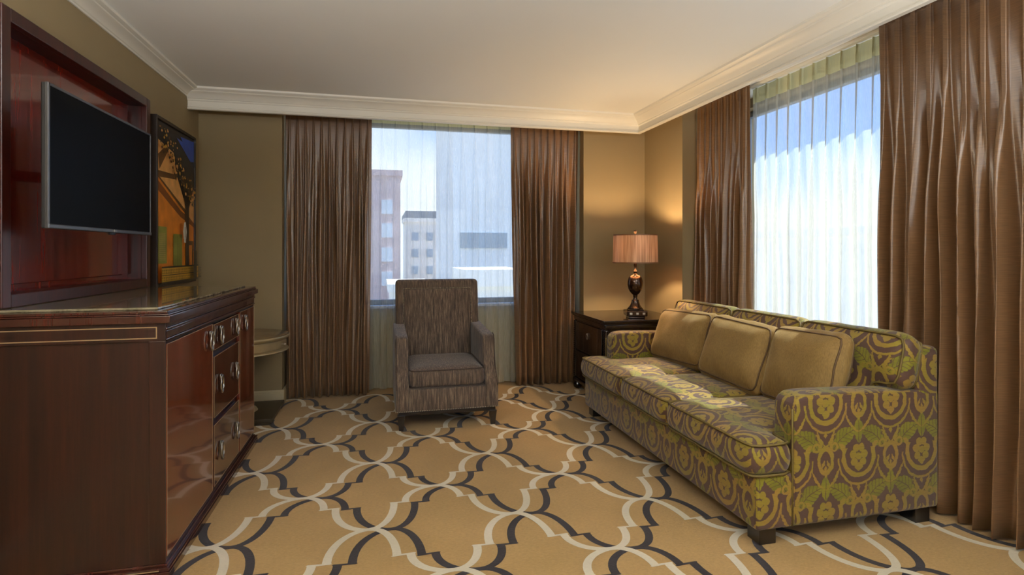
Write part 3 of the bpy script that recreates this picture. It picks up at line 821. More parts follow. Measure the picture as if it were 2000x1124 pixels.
# ---------------------------------------------------------------- armchair
def armchair():
    X0, X1, Y0 = .117, .873, 4.065; XC = (X0 + X1) / 2
    t = thing('armchair', 'grey-brown tweed armchair with nailhead trim in front of the back window', 'armchair', (XC, 4.5, 0))
    YR = 4.93
    bm = newbm(); box(bm, X0 + .07, X1 - .07, Y0 + .012, YR - .05, .135, .295, .012, 3)
    finish('seat_base', bm, 'tweed', t, smooth=40)
    # arms: scooped front that sweeps forward to the base, top sloping up to the back
    for s, xa, xb in ((0, X0, X0 + .095), (1, X1 - .095, X1)):
        bm = newbm()
        prof = [(Y0, .135), (Y0, .300), (Y0 + .012, .330), (Y0 + .06, .385), (Y0 + .105, .46), (Y0 + .13, .55), (Y0 + .138, .63), (Y0 + .15, .652), (Y0 + .19, .662), (4.55, .672), (YR - .06, .69), (YR - .06, .135)]
        prism(bm, prof, 'x', xa, xb, bev=.016, seg=3)
        # splay slightly outwards at the top
        sgn = -1 if s == 0 else 1
        for v in bm.verts:
            if v.co.z > .33: v.co.x += sgn * -.004 * 0
        o = finish('arm', bm, 'tweed', t, smooth=60)
        bm = newbm(); x = xa + .008 if s == 0 else xb - .008
        tube(bm, [(x, p[0] - .004 if i < 8 else p[0], p[1] + (.004 if i >= 7 else 0)) for i, p in enumerate(prof[1:9])], .004, 6)
        finish('piping', bm, 'cordt', o, smooth=True)
    # back
    def lean(bm):
        for v in bm.verts:
            if v.co.z > .3: v.co.y += (v.co.z - .3) * .13
    bm = newbm(); box(bm, X0 + .02, X1 - .02, 4.745, 4.86, .30, 1.058, .034, 4)
    # subdivide not needed: straight lean
    lean(bm); finish('backrest', bm, 'tweed', t, smooth=50)
    bm = newbm()
    r = [(X0 + .098, X1 - .098, .40, .975)]
    b_, p_ = cushion([(0, .575, -(X1 - X0) / 2 + .098, (X1 - X0) / 2 - .098)], -.01, .008, .05, .022, .002, None, 31, .0015, pipe=.0035)
    a = math.atan(.13)
    T = Matrix(((0, 1, 0, XC), (math.sin(a), 0, -math.cos(a), 4.757), (math.cos(a), 0, math.sin(a), .405), (0, 0, 0, 1)))
    b_.transform(T); p_.free()
    o = finish('inner_back', b_, 'tweed', t); subsurf(o, 1)
    # welt groove round the inset panel
    bm = newbm(); zt = .985; zl = .40
    yy = lambda z: 4.742 + (z - .3) * .13
    xa, xb = X0 + .088, X1 - .088
    def nails(bm, pts, r=.0042, gap=.0125):
        for a_, b_ in zip(pts, pts[1:]):
            a_, b_ = Vector(a_), Vector(b_); n = max(1, int((b_ - a_).length / gap))
            for i in range(n): sphere(bm, a_.lerp(b_, i / n), r, 1)
    nails(bm, [(xa, yy(zl + .25), zl + .25), (xa, yy(zt), zt), (xb, yy(zt), zt), (xb, yy(zl + .25), zl + .25)])
    o = finish('nailhead_trim', bm, 'nail', t); o['kind'] = 'stuff'; o['label'] = 'small silver nailheads round the inner back'
    bm = newbm()
    nails(bm, [(X0 + .0, YR - .1, .143), (X0 + .0, Y0, .143), (X1, Y0, .143), (X1, YR - .1, .143)])
    for v in bm.verts: v.co.y += -.001
    o = finish('nailhead_trim', bm, 'nail', t); o['kind'] = 'stuff'; o['label'] = 'small silver nailheads along the bottom edge'
    # seat cushion
    cushion_part('seat_cushion', t, 'tweed', 'cordt', rects=[(X0 + .10, X1 - .10, Y0 + .035, 4.735)], z0=.300, z1=.425, step=.05, crown=.028, seed=33, outset=.006, pipe=.005)
    # piping at the front corners goes straight; wooden frame and legs
    bm = newbm(); box(bm, X0 + .02, X1 - .02, Y0 + .02, YR - .08, .105, .137, .004)
    finish('rail', bm, 'legblk', t)
    for x, sx in ((X0 + .012, 1), (X1 - .067, -1)):
        for y, sy in ((Y0 + .008, 1), (YR - .13, -1)):
            bm = newbm(); w = .055
            vb = []
            k = .012
            lo = [(x + (k if sx > 0 else k), y + k), (x + w - k, y + k), (x + w - k, y + w - k), (x + k, y + w - k)]
            hi = [(x, y), (x + w, y), (x + w, y + w), (x, y + w)]
            if sy < 0: lo = [(a, b_ + .05) for a, b_ in lo]
            A = [bm.verts.new((a, b_, 0)) for a, b_ in lo]; B = [bm.verts.new((a, b_, .11)) for a, b_ in hi]
            bm.faces.new(A[::-1]); bm.faces.new(B)
            for i in range(4): bm.faces.new((A[i], A[(i + 1) % 4], B[(i + 1) % 4], B[i]))
            finish('leg', bm, 'legblk', t)
armchair()

# ---------------------------------------------------------------- dresser
DX, DY0, DY1 = -.825, 2.47, 4.07
def handle(parent, y, z, h=.092):
    bm = newbm(); x = DX + .004
    box(bm, x, x + .004, y - .013, y + .013, z + h * .22, z + h * .56, .0015)          # back plate
    tube(bm, [(x, y, z + h * .42), (x + .012, y, z + h * .42)], .0045, 8)
    w = h * .27
    pts = [(0, .5), (.55, .42), (.95, .2), (1, 0), (.95, -.2), (.55, -.42), (0, -.5), (-.55, -.42), (-.95, -.2), (-1, 0), (-.95, .2), (-.55, .42)]
    tube(bm, [(x + .0095, y + p * w, z + q * h) for p, q in pts], .0052, 8, closed=True)
    tube(bm, [(x + .0095, y + p * w * .68, z + q * h * .78) for p, q in pts], .002, 6, closed=True)
    return finish('handle', bm, 'silver', parent, smooth=50)
def dresser():
    t = thing('dresser', 'glossy cherry-wood dresser with stone top and silver ring handles along the left wall', 'dresser', ((DX + XL) / 2, (DY0 + DY1) / 2, 0))
    xb = XL + .004
    bm = newbm()
    box(bm, xb, DX - .022, DY0, DY1, .055, 1.016, .003)
    # near-side corner posts and recessed end panel look
    box(bm, DX - .034, DX - .0215, DY0 - .004, DY0 + .03, .06, .944, .002)
    box(bm, DX - .022, DX - .004, DY0, DY1, .055, .0775, .002)
    box(bm, DX - .022, DX - .004, DY0, DY1, .932, 1.016, .002)
    box(bm, DX - .06, DX - .0, DY0 - .006, DY0 + .0, .06, .944, .002)
    box(bm, xb, DX, DY0 - .008, DY0, .944, 1.016, .002)
    finish('carcass', bm, 'cherry', t)
    # plinth with stepped mouldings
    bm = newbm()
    for (o, z0, z1) in ((.019, 0, .030), (.015, .030, .040), (.019, .040, .047), (.006, .047, .058)):
        box(bm, xb, DX + o, DY0 - o, DY1 + o, z0, z1, .0025)
    finish('plinth', bm, 'cherrym', t)
    # mouldings under the top
    bm = newbm()
    for (o, z0, z1) in ((.004, .944, .953), (.0, .953, .985), (.006, .985, .997), (.002, .997, 1.016), (.020, 1.016, 1.046), (.012, 1.046, 1.0525), (.008, 1.0525, 1.0645)):
        box(bm, xb, DX + o, DY0 - o, DY1 + o, z0, z1, .003)
    finish('cornice', bm, 'cherrym', t)
    bm = newbm(); box(bm, xb, DX - .045, DY0 + .045, DY1 - .045, 1.0645, 1.0745, .003)
    finish('stone_top', bm, 'stone', t)
    # inlay lines on the near end
    bm = newbm(); y = DY0 - .0085
    for z in (.957, 1.000): box(bm, xb + .02, DX - .03, y, y + .002, z - .002, z + .002)
    box(bm, DX - .034, DX - .030, y, y + .002, .957, 1.0)
    finish('inlay', bm, 'inlay', t)
    for z in (.018, .038):
        bm = newbm(); box(bm, xb + .02, DX - .02, DY0 - .0205, DY0 - .018, z - .0015, z + .0015); finish('inlay', bm, 'inlay', t)
    # fronts
    def front(name, y0, y1, z0, z1, mat, hs):
        bm = newbm(); box(bm, DX - .02, DX, y0, y1, z0, z1, .003, 2)
        o = finish(name, bm, mat, t)
        bm = newbm(); e = .0022
        for a in ((y0, y1, z1 - e, z1), (y0, y0 + e, z0, z1), (y1 - e, y1, z0, z1), (y0, y1, z0, z0 + e)): box(bm, DX, DX + .0012, *a)
        finish('edge_bead', bm, 'inlay', o)
        for (y, z) in hs: handle(o, y, z)
    front('door', DY0 + .006, 3.105, .080, .931, 'cherryf', [(3.047, .852)])
    front('drawer', 3.130, 3.648, .792, .925, 'cherryd', [(3.230, .856), (3.562, .856)])
    front('drawer', 3.130, 3.648, .442, .758, 'cherryd', [(3.232, .597), (3.556, .597)])
    front('drawer', 3.130, 3.648, .088, .404, 'cherryd', [(3.238, .240), (3.572, .240)])
    front('door', 3.672, DY1 - .006, .080, .931, 'cherryf', [(3.784, .852)])
dresser()

# ---------------------------------------------------------------- hutch
HX = -1.425
def hutch():
    t = thing('television_hutch', 'dark cherry-wood television hutch panel standing on the dresser against the left wall', 'hutch', (HX, (HY0 + HY1) / 2, HZ0))
    iy0, iy1, iz0, iz1 = 2.613, 3.94, 1.129, 2.217
    bm = newbm()
    for a in ((HY0, iy0, HZ0, HZ1), (iy1, HY1, HZ0, HZ1)): box(bm, XL + .001, HX, *a, .004)
    for a in ((iy0, iy1, HZ0, iz0), (iy0, iy1, iz1, HZ1)): box(bm, XL + .001, HX, *a, .003)
    finish('frame', bm, 'cherryh', t)
    bm = newbm()   # recess lining
    x0, x1 = -1.545, XL + .002
    k = .006
    box(bm, x0, x1, iy0 - k, iy0, iz0, iz1); box(bm, x0, x1, iy1, iy1 + k, iz0, iz1)
    box(bm, x0, x1, iy0 - k, iy1 + k, iz0 - k, iz0); box(bm, x0, x1, iy0 - k, iy1 + k, iz1, iz1 + k)
    finish('lining', bm, 'cherryh', t)
    bm = newbm(); box(bm, x0, x0 + .012, iy0, iy1, iz0, iz1)
    box(bm, x0 + .012, x0 + .022, iy0 + .03, iy1 - .03, iz0 + .03, iz1 - .03, .004)
    finish('back_panel', bm, 'cherryp', t)
hutch()

# ---------------------------------------------------------------- television
def tv():
    XF = -1.20; y0, y1, z0, z1 = 2.416, 3.374, 1.388, 1.936
    t = thing('television', 'black flat-screen television with thin silver bezel mounted on the hutch', 'television', (XF - .03, (y0 + y1) / 2, z0))
    bm = newbm(); box(bm, XF - .026, XF - .004, y0, y1, z0, z1, .005, 3)
    box(bm, XF - .055, XF - .024, y0 + .2, y1 - .14, z0 + .03, z1 - .12, .01)
    finish('housing', bm, 'tvback', t)
    bm = newbm(); b = .011
    box(bm, XF - .006, XF, y0, y1, z1 - b, z1, .002); box(bm, XF - .006, XF + .003, y0, y1, z0, z0 + .017, .003)
    box(bm, XF - .013, XF, y0 - .001, y0 + b, z0, z1, .002); box(bm, XF - .006, XF, y1 - b, y1, z0, z1, .002)
    finish('bezel', bm, 'steel', t)
    bm = newbm(); box(bm, XF - .005, XF - .002, y0 + b, y1 - b, z0 + .017, z1 - b); finish('screen', bm, 'screen', t)
    ym = (y0 + y1) / 2 + .04
    bm = newbm(); box(bm, XF - .012, XF + .002, ym - .03, ym + .02, z0 - .010, z0 + .001, .003); finish('sensor', bm, 'tvback', t)
    bm = newbm()
    r = bmesh.ops.create_cone(bm, cap_ends=True, segments=20, radius1=.0065, radius2=.0065, depth=.002)
    bm.transform(Matrix.Translation((XF + .004, ym, z0 + .0088)) @ Matrix.Rotation(PI / 2, 4, 'Y'))
    lg = finish('logo', bm, 'silver', t)
    fc = bpy.data.curves.new('lettering', 'FONT'); fc.body = 'LG'; fc.size = .014; fc.extrude = .0005
    tmp = bpy.data.objects.new('lettering_source', fc); COL.objects.link(tmp)
    bpy.context.view_layer.update()
    me = bpy.data.meshes.new_from_object(tmp.evaluated_get(bpy.context.evaluated_depsgraph_get()))
    bpy.data.objects.remove(tmp)
    me.transform(Matrix.Translation(Vector((XF + .0038, ym + .010, z0 + .0042)) - Vector(t['_o'])) @ Matrix.Rotation(PI / 2, 4, 'Z') @ Matrix.Rotation(PI / 2, 4, 'X'))
    me.materials.append(M['silver'])
    o = bpy.data.objects.new('lettering', me); COL.objects.link(o); o.parent = t
    # wall arm
    bm = newbm(); yc = 3.28
    box(bm, -1.5225, -1.505, yc - .08, yc + .08, 1.56, 1.78, .003)
    box(bm, XF - .07, XF - .054, 2.9, 3.2, 1.54, 1.78, .003)
    prism(bm, [(-1.51, 3.27), (-1.51, 3.30), (XF - .065, 3.09), (XF - .065, 3.05)], 'z', 1.64, 1.69)
    finish('wall_mount', bm, 'tvback', t)
tv()

# ---------------------------------------------------------------- picture
def picture():
    XP = -1.415; y0, y1, z0, z1 = 4.075, 4.873, 1.066, 2.204
    t = thing('framed_picture', 'tall framed picture of an orange balcony arcade beside the hutch', 'picture', (XP, (y0 + y1) / 2, z0))
    bm = newbm(); f = .022
    for a in ((y0, y0 + f, z0, z1), (y1 - f, y1, z0, z1), (y0 + f, y1 - f, z0, z0 + f), (y0 + f, y1 - f, z1 - f, z1)): box(bm, XL + .001, XP, *a, .002)
    finish('frame', bm, simple('picture_frame', rgb(38, 26, 20), .4, vary=(20, .1)), t)
    cols = dict(night=rgb(34, 34, 40), blue=rgb(40, 80, 180), orange=rgb(222, 132, 36), deep=rgb(120, 62, 14), cream=rgb(228, 168, 96), green=rgb(138, 142, 60), slat=rgb(176, 160, 90),
                iron=rgb(46, 36, 26), white=rgb(225, 225, 215), gold=rgb(210, 160, 50), brown=rgb(96, 60, 24))
    mats = []; idx = {}
    for k, c in cols.items():
        idx[k] = len(mats); mats.append(simple('picture_' + k, c, .35, vary=(9, .22), spec=.5))
    bm = newbm(); A0, A1, B0, B1 = y0 + f, y1 - f, z0 + f, z1 - f
    W, Hh = A1 - A0, B1 - B0
    lay = [0]
    def poly(pts, k):
        lay[0] += 1; x = XP - .012 + lay[0] * .00012
        fa = bm.faces.new([bm.verts.new((x, A0 + max(0, min(1, p[0])) * W, B0 + max(0, min(1, p[1])) * Hh)) for p in pts]); fa.material_index = idx[k]
    def R(a, b_, c, d, k): poly([(a, c), (b_, c), (b_, d), (a, d)], k)
    R(0, 1, 0, 1, 'night'); 
    poly([(0, 0), (1, 0), (1, .50), (.72, .56), (.5, .58), (0, .68)], 'orange')        # wall
    poly([(0, .64), (.62, .47), (1, .42), (1, .37), (.6, .43), (0, .58)], 'deep')
    poly([(0, .885), (.42, .84), (.50, .70), (.85, .44), (0, .66)], 'cream')        # soffit
    poly([(.04, .79), (.24, .87), (.30, .85), (.07, .70)], 'brown')
    poly([(0, .69), (.42, .70), (.46, .67), (0, .65)], 'brown')
    poly([(.42, .70), (.54, .78), (.58, .76), (.48, .66)], 'brown')
    poly([(0, .66), (.05, .66), (.84, .46), (.80, .44)], 'brown')
    poly([(.85, .70), (1, .74), (1, .40), (.85, .44)], 'cream')
    poly([(.50, .95), (.98, .93), (.98, .84), (.9, .83)], 'blue'); poly([(.45, 1), (1, 1), (1, .97), (.45, .97)], 'night')
    poly([(.6, .97), (1, .985), (1, .84), (.92, .84)], 'blue')
    R(0, .24, .12, .35, 'green'); R(.06, .21, .14, .31, 'slat')
    for i in range(14): R(.06, .21, .145 + i * .012, .149 + i * .012, 'green')
    R(.40, .64, .09, .31, 'green'); R(.42, .50, .09, .30, 'green'); R(.51, .515, .09, .30, 'iron')
    R(.76, .97, .05, .27, 'brown'); R(.80, .93, .05, .24, 'orange')
    R(.735, .84, 0, .52, 'iron'); R(.76, .775, 0, .5, 'brown')
    poly([(.66, .60), (.735, .50), (.84, .50), (1, .66), (1, .80), (.86, .72), (.7, .70)], 'iron')
    # wrought iron bracket: many small scrolls
    rnd = random.Random(3)
    for i in range(230):
        tt = rnd.random(); px = .06 + tt * .86 + rnd.uniform(-.05, .05); py = .93 - tt * .36 + rnd.uniform(-.07, .07) * (1.2 - tt * .2)
        if px > .98: continue
        r = rnd.uniform(.006, .02)
        k = rnd.choice(['iron', 'cream', 'brown', 'gold', 'iron'])
        poly([(px + r * math.cos(a) * 1.2, py + r * .6 * math.sin(a)) for a in [j * PI / 3 for j in range(6)]], k)
    # lantern
    poly([(.545, .33), (.575, .39), (.615, .395), (.65, .33), (.63, .28), (.565, .28)], 'white'); R(.575, .625, .255, .28, 'white'); R(.59, .60, .395, .52, 'iron')
    R(.592, .606, .29, .36, 'brown')
    # railing
    R(0, 1, 0, .10, 'gold'); R(0, 1, .092, .102, 'iron'); R(0, 1, .0, .008, 'iron'); R(0, 1, .045, .05, 'iron')
    for i in range(26):
        for j in range(2):
            cx_ = .02 + i * .038; cy_ = .025 + j * .045
            for q in range(4):
                a = PI / 4 + q * PI / 2
                r = .017
                poly([(cx_ + r * math.cos(a - .25), cy_ + r * 1.1 * math.sin(a - .25)), (cx_ + r * math.cos(a + .25), cy_ + r * 1.1 * math.sin(a + .25)), (cx_ + .003, cy_)], 'iron')
    R(.74, .84, 0, .2, 'iron')
    bmesh.ops.recalc_face_normals(bm, faces=bm.faces[:])
    for fa in bm.faces:
        if fa.normal.x < 0: fa.normal_flip()
    o = finish('print', bm, mats, t, normals=False)
    bm = newbm(); box(bm, XP - .02, XP - .0125, A0, A1, B0, B1); finish('backing', bm, 'black', t)
picture()

# ---------------------------------------------------------------- round side table
def side_table():
    cx, cy, R = -1.05, 4.715, .352
    t = thing('side_table', 'round champagne-silver drum side table with drawer, between dresser and left curtain', 'side table', (cx, cy, 0))
    bm = newbm(); lathe(bm, [(R - .03, .622), (R - .012, .624), (R - .002, .630), (R, .637), (R - .003, .645), (R - .012, .650)], cx, cy, 64)
    finish('tabletop', bm, 'tabletopp', t, smooth=40)
    bm = newbm(); lathe(bm, [(R - .006, .6215), (R + .001, .630), (R + .003, .637), (R, .644), (R - .01, .648)], cx, cy, 64, cap=False); finish('rim', bm, 'champ', t, smooth=True)
    bm = newbm(); lathe(bm, [(R - .05, .520), (R - .012, .520), (R - .004, .526), (R - .006, .534), (R - .02, .540), (R - .028, .545), (R - .028, .610), (R - .02, .616), (R - .02, .623)], cx, cy, 64)
    finish('apron', bm, 'champ', t, smooth=30)
    # drawer front curved over an arc
    bm = newbm(); a0, a1 = -1.15, .05; n = 20; r0, r1 = R - .03, R - .021
    ring = []
    for i in range(n + 1):
        a = a0 + (a1 - a0) * i / n
        ring.append([bm.verts.new((cx + r * math.cos(a), cy + r * math.sin(a), z)) for r, z in ((r0, .551), (r1, .551), (r1, .606), (r0, .606))])
    for p, q in zip(ring, ring[1:]):
        for k in range(4): bm.faces.new((p[k], p[(k + 1) % 4], q[(k + 1) % 4], q[k]))
    bm.faces.new(ring[0]); bm.faces.new(ring[-1][::-1])
    d = finish('drawer', bm, 'champ', t, smooth=30)
    bm = newbm(); a = -.32
    for k in (0, 1, 2): sphere(bm, (cx + (R - .018 + k * .011) * math.cos(a), cy + (R - .018 + k * .011) * math.sin(a), .58), (.006, .005, .010)[k], 2)
    finish('knob', bm, 'silver', d)
    bm = newbm(); prof = [(.12, .052), (.11, .07), (.06, .085), (.045, .11), (.07, .14), (.075, .17), (.05, .2), (.035, .23), (.05, .30), (.085, .37), (.09, .42), (.06, .47), (.05, .49), (.11, .51), (.16, .525)]
    lathe(bm, prof, cx, cy, 40); finish('pedestal', bm, 'champ', t, smooth=50)
    bm = newbm(); h = .275; box(bm, cx - h, cx + h, cy - h, cy + h, .022, .052, .004); box(bm, cx - h + .015, cx + h - .015, cy - h + .015, cy + h - .015, .0, .022, .003)
    finish('base', bm, 'pdark', t)
side_table()

# ---------------------------------------------------------------- black corner table
def corner_table():
    x0, x1, y0, y1 = 1.80, 2.565, 4.26, 5.06; zt = .727
    t = thing('corner_table', 'black lacquered square corner table with reeded corners behind the sofa', 'table', ((x0 + x1) / 2, (y0 + y1) / 2, 0))
    bm = newbm(); box(bm, x0, x1, y0, y1, zt - .022, zt, .006, 3); box(bm, x0 + .012, x1 - .012, y0 + .012, y1 - .012, zt - .034, zt - .022, .003)
    finish('tabletop', bm, 'black', t)
    bm = newbm(); e = .03
    box(bm, x0 + e, x1 - e, y0 + e, y1 - e, .085, zt - .034, .004)
    box(bm, x0 + .02, x1 - .02, y0 + .02, y1 - .02, zt - .075, zt - .034, .01, 3)
    box(bm, x0 + .015, x1 - .015, y0 + .015, y1 - .015, .07, .105, .008, 3)
    finish('carcass', bm, 'black', t)
    for x, y in ((x0 + e + .01, y0 + e + .01), (x0 + e + .01, y1 - e - .01), (x1 - e - .01, y0 + e + .01)):
        bm = newbm(); pr = []
        n = 26
        for i in range(n):
            za = .11 + (zt - .19) * i / n; zb = .11 + (zt - .19) * (i + 1) / n
            pr += [(.020, za), (.027, (za + zb) / 2)]
        pr.append((.02, zt - .08)); lathe(bm, pr, x, y, 14); finish('reeded_post', bm, 'black', t, smooth=True)
    for z0, z1 in ((.12, .37), (.385, zt - .085)):
        bm = newbm(); box(bm, x0 + e - .012, x0 + e, y0 + .09, y1 - .09, z0, z1, .005); d = finish('drawer', bm, 'black', t)
        bm = newbm(); yc = (y0 + y1) / 2; zc = (z0 + z1) / 2 + .03; xx = x0 + e - .012
        sphere(bm, (xx - .006, yc, zc + .02), .008, 2)
        tube(bm, [(xx - .010, yc + .02 * math.sin(2 * PI * k / 14), zc - .002 + .026 * math.cos(2 * PI * k / 14)) for k in range(14)], .003, 6, closed=True)
        finish('handle', bm, 'silver', d, smooth=True)
    for x in (x0 + .05, x1 - .05):
        for y in (y0 + .05, y1 - .05):
            bm = newbm(); lathe(bm, [(.022, 0), (.038, .012), (.042, .03), (.036, .05), (.03, .06), (.035, .071)], x, y, 20); finish('foot', bm, 'black', t, smooth=True)
corner_table()

# ---------------------------------------------------------------- table lamp
def lamp():
    cx, cy, zt = 2.165, 4.43, .7272
    t = thing('table_lamp', 'lit bronze urn table lamp with tan drum shade on the black corner table', 'lamp', (cx, cy, zt))
    rot = Matrix.Translation((cx, cy, 0)) @ Matrix.Rotation(math.radians(-14), 4, 'Z')
    bm = newbm()
    for w, z0, z1 in ((.070, 0, .020), (.088, .020, .064), (.062, .064, .076)): box(bm, -w, w, -w, w, zt + z0, zt + z1, .006, 2, M4=rot)
    finish('base', bm, 'bronze', t)
    for sx in (-1, 0, 1):
        bm = newbm(); box(bm, sx * .055 - .012, sx * .055 + .012, -.093, -.087, zt + .032, zt + .052, .003, M4=rot); finish('rosette', bm, 'silver', t)
    bm = newbm()
    # concave square pedestal under the urn
    prof = [(.066, .076), (.056, .09), (.044, .105), (.036, .125), (.030, .145), (.030, .155)]
    lathe(bm, [(r * 1.1, zt + z) for r, z in prof], cx, cy, 8); finish('pedestal', bm, 'bronze', t)
    bm = newbm()
    prof = [(.026, .150), (.018, .160), (.016, .178), (.022, .190), (.018, .196), (.030, .206), (.048, .226), (.061, .252), (.067, .285), (.066, .315), (.058, .345), (.046, .362), (.040, .366), (.030, .370), (.016, .376), (.013, .39), (.019, .396), (.019, .404), (.011, .41), (.010, .44), (.013, .45), (.013, .485)]
    lathe(bm, [(r, zt + z) for r, z in prof], cx, cy, 36); finish('urn', bm, 'bronze', t, smooth=60)
    zs0, zs1 = 1.202, 1.448; R0, R1 = .193, .187
    bm = newbm(); lathe(bm, [(R0, zs0), (R1, zs1), (R1 - .002, zs1), (R0 - .002, zs0), (R0, zs0)], cx, cy, 64, cap=False)
    sh = finish('lamp_shade', bm, 'shade', t, smooth=60)
    for r, z in ((R0, zs0 + .004), (R1, zs1 - .004)):
        bm = newbm(); lathe(bm, [(r - .003, z - .005), (r + .0015, z - .005), (r + .0015, z + .005), (r - .003, z + .005), (r - .003, z - .005)], cx, cy, 64, cap=False)
        finish('trim', bm, simple('shade_trim', rgb(120, 84, 52), .5), sh, smooth=40)
    bm = newbm(); tube(bm, [(cx - R1 + .003, cy, zs1 - .015), (cx + R1 - .003, cy, zs1 - .015)], .002); tube(bm, [(cx, cy - R1 + .003, zs1 - .015), (cx, cy + R1 - .003, zs1 - .015)], .002)
    tube(bm, [(cx + .05 * math.cos(k * PI / 10) * (1), cy, zt + .53 + .0) if False else (cx + .045 * math.sin(k * PI / 10), cy, zt + .47 + (zs1 - zt - .485) * k / 10) for k in range(11)], .0022)
    tube(bm, [(cx - .045 * math.sin(k * PI / 10), cy, zt + .47 + (zs1 - zt - .485) * k / 10) for k in range(11)], .0022)
    finish('harp', bm, 'bronze', t, smooth=True)
    bm = newbm(); lathe(bm, [(.004, zs1 - .02), (.005, zs1 + .004), (.012, zs1 + .008), (.006, zs1 + .014), (.014, zs1 + .022), (.016, zs1 + .03), (.010, zs1 + .038), (.003, zs1 + .042)], cx, cy, 20); finish('finial', bm, 'bronze', t, smooth=True)
    bm = newbm(); sphere(bm, (cx, cy, zt + .56), .03, 3, (1, 1, 1.3)); finish('bulb', bm, 'bulb', t)
    return cx, cy, zt
lx, ly, lz = lamp()

# ---------------------------------------------------------------- city outside
GZ = -28
bm = newbm(); box(bm, -220, 260, 8.0, 320, GZ - 1, GZ); box(bm, 8, 260, -220, 8.0, GZ - 1, GZ)
struct('ground', bm, 'ground', 'pale street level far below the windows')
def building(label, x0, x1, y0, y1, z1, mat, wins=(), roof=None, face='y'):
    t = thing('building', label, 'building', ((x0 + x1) / 2, (y0 + y1) / 2, GZ))
    bm = newbm(); box(bm, x0, x1, y0, y1, GZ, z1); finish('walls', bm, mat, t)
    bm = newbm(); box(bm, x0 - .3, x1 + .3, y0 - .3, y1 + .3, z1, z1 + (roof or .8)); finish('roof', bm, 'bdark' if roof else mat, t)
    for (a, b_, c, d, mm) in wins:
        bm = newbm()
        if face == 'y': box(bm, a, b_, y0 - .15, y0, c, d)
        else: box(bm, x0 - .15, x0, a, b_, c, d)
        finish('window', bm, mm, t)
    return t
w = [(x, x + 1.4, z, z + 2.0, 'bblind') for x in (-6.4, -3.4, -.4) for z in (8.2, 4.6, 1.2, -2.2, -5.7)]
w = [(x, x + 1.5, z, z + 2.0, 'bblind') for x in (-3.2, .35) for z in (6.6, 3.3, -.1, -3.5)]
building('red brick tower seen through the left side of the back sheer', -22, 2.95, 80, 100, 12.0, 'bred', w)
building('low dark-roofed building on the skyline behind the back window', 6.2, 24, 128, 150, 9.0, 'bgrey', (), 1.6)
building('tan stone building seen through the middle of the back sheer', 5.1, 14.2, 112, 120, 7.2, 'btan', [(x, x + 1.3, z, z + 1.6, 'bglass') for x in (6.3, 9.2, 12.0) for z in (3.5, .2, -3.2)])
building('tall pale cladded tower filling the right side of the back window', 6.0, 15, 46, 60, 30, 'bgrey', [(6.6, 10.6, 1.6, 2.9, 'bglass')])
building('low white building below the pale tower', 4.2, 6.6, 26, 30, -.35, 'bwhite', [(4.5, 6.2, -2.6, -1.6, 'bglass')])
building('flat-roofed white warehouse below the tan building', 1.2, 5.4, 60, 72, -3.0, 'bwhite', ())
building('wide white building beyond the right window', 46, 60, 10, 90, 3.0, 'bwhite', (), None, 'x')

# ---------------------------------------------------------------- world and lights
wd = bpy.data.worlds.new('sky'); sc.world = wd; wd.use_nodes = True; nt = wd.node_tree; X.nt = nt
bg = nt.nodes['Background']
tc = nt.nodes.new('ShaderNodeTexCoord'); sp = nt.nodes.new('ShaderNodeSeparateXYZ'); nt.links.new(tc.outputs['Generated'], sp.inputs[0])
nn = nt.nodes.new('ShaderNodeTexNoise'); nn.inputs['Scale'].default_value = 3.2; nn.inputs['Detail'].default_value = 6
nt.links.new(tc.outputs['Generated'], nn.inputs['Vector'])
h = X(sp.outputs[2]) + (X(nn.outputs[0]) - .5) * .34 + (X(sp.outputs[0]) - .6) * .14
skyc = ramp(nt, h.v, [(.0, (.92, .95, .98, 1)), (.07, (.88, .93, 1, 1)), (.17, (.36, .56, 1, 1)), (.6, (.20, .40, .95, 1))])
nt.links.new(skyc, bg.inputs[0]); bg.inputs[1].default_value = 1.8

def area(name, loc, rot, sx, sy, power, col=(1, 1, 1), portal=False, spread=None):
    l = bpy.data.lights.new(name, 'AREA'); l.shape = 'RECTANGLE'; l.size = sx; l.size_y = sy; l.energy = power; l.color = col
    if portal: l.cycles.is_portal = True
    if spread: l.spread = spread
    o = bpy.data.objects.new(name, l); COL.objects.link(o); o.location = loc; o.rotation_euler = rot; return o
# daylight portals in the back and right windows
area('window_portal', ((WX0 + WX1) / 2, AY + .19, (WZ0 + WZ1) / 2), (-PI / 2, 0, 0), WX1 - WX0, WZ1 - WZ0, 1, portal=True)
area('window_portal', (RX + .19, (SY0 + SY1) / 2, (SZ0 + SZ1) / 2), (PI / 2, 0, PI / 2), SY1 - SY0, SZ1 - SZ0, 1, portal=True)
# added fill lamp standing in for daylight at the made-up rear window
area('rear_fill_light', ((FW0 + FW1) / 2, YF + .02, (FZ0 + FZ1) / 2), (PI / 2, 0, 0), FW1 - FW0, FZ1 - FZ0, 28, (1, 1, 1))
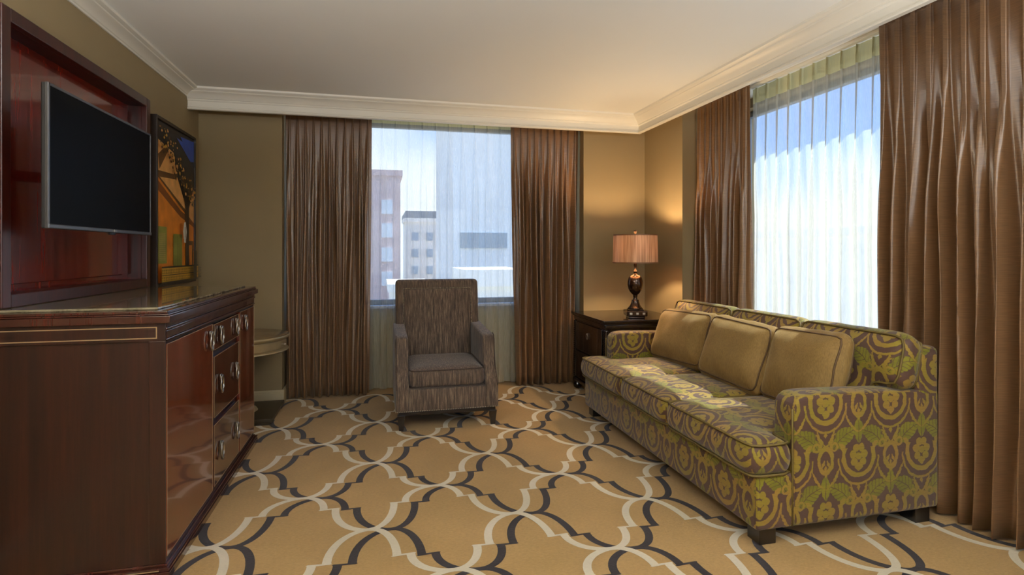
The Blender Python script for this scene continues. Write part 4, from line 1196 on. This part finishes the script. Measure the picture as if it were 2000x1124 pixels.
# two uplight floor lamps added out of view to brighten the ceiling
for x, y, e, lb in ((-1.12, .25, 175, 'added bronze uplight out of view beside the left wall, brightens the ceiling'), (2.15, .2, 140, 'added bronze uplight out of view beside the right wall, brightens the ceiling')):
    t = thing('added_floor_lamp', lb, 'added floor lamp', (x, y, 0))
    bm = newbm(); lathe(bm, [(.13, 0), (.13, .015), (.03, .03), (.012, .05)], x, y, 28); finish('base', bm, 'bronze', t, smooth=40)
    bm = newbm(); lathe(bm, [(.012, .05), (.012, 1.74)], x, y, 14); finish('pole', bm, 'bronze', t, smooth=40)
    bm = newbm(); lathe(bm, [(.012, 1.74), (.06, 1.76), (.13, 1.81), (.17, 1.86), (.165, 1.86), (.12, 1.82), (.05, 1.775), (.012, 1.765)], x, y, 32, cap=False); finish('lamp_shade', bm, 'bronze', t, smooth=60)
    area('uplight', (x, y, 1.85), (PI, 0, 0), .2, .2, e, (.97, .98, 1))  # added fill thrown at the ceiling
sun = bpy.data.lights.new('sun', 'SUN'); sun.energy = 16; sun.angle = math.radians(.6); sun.color = (1, .95, .85)
so = bpy.data.objects.new('sun', sun); COL.objects.link(so)
el = math.radians(53); az = math.radians(-2)
d = Vector((-math.cos(el) * math.cos(az), -math.cos(el) * math.sin(az), -math.sin(el)))
so.rotation_euler = d.to_track_quat('-Z', 'Y').to_euler(); so.location = (30, 5, 40)
pl = bpy.data.lights.new('bulb_light', 'POINT'); pl.energy = 44; pl.color = (1, .68, .36); pl.shadow_soft_size = .035
po = bpy.data.objects.new('bulb_light', pl); COL.objects.link(po); po.location = (lx, ly, lz + .62)

# ---------------------------------------------------------------- camera and view
cam = bpy.data.cameras.new('camera'); co = bpy.data.objects.new('camera', cam); COL.objects.link(co)
co.location = (0, 0, 1.3); co.rotation_euler = (PI / 2, 0, math.radians(-13.5))
cam.sensor_width = 36; cam.lens = 36 * 1082 / 2000; cam.shift_y = -.035; cam.clip_start = .05; cam.clip_end = 1000
sc.camera = co
vs = sc.view_settings; vs.view_transform = 'Standard'; vs.look = 'None'; vs.gamma = 1; vs.exposure = .04; vs.use_curve_mapping = False
cy = sc.cycles; cy.use_denoising = True; cy.max_bounces = 10; cy.diffuse_bounces = 5; cy.glossy_bounces = 4; cy.transparent_max_bounces = 24
cy.transmission_bounces = 6; cy.sample_clamp_indirect = 4; cy.caustics_reflective = False; cy.caustics_refractive = False
for o in bpy.data.objects:
    if '_o' in o: del o['_o']
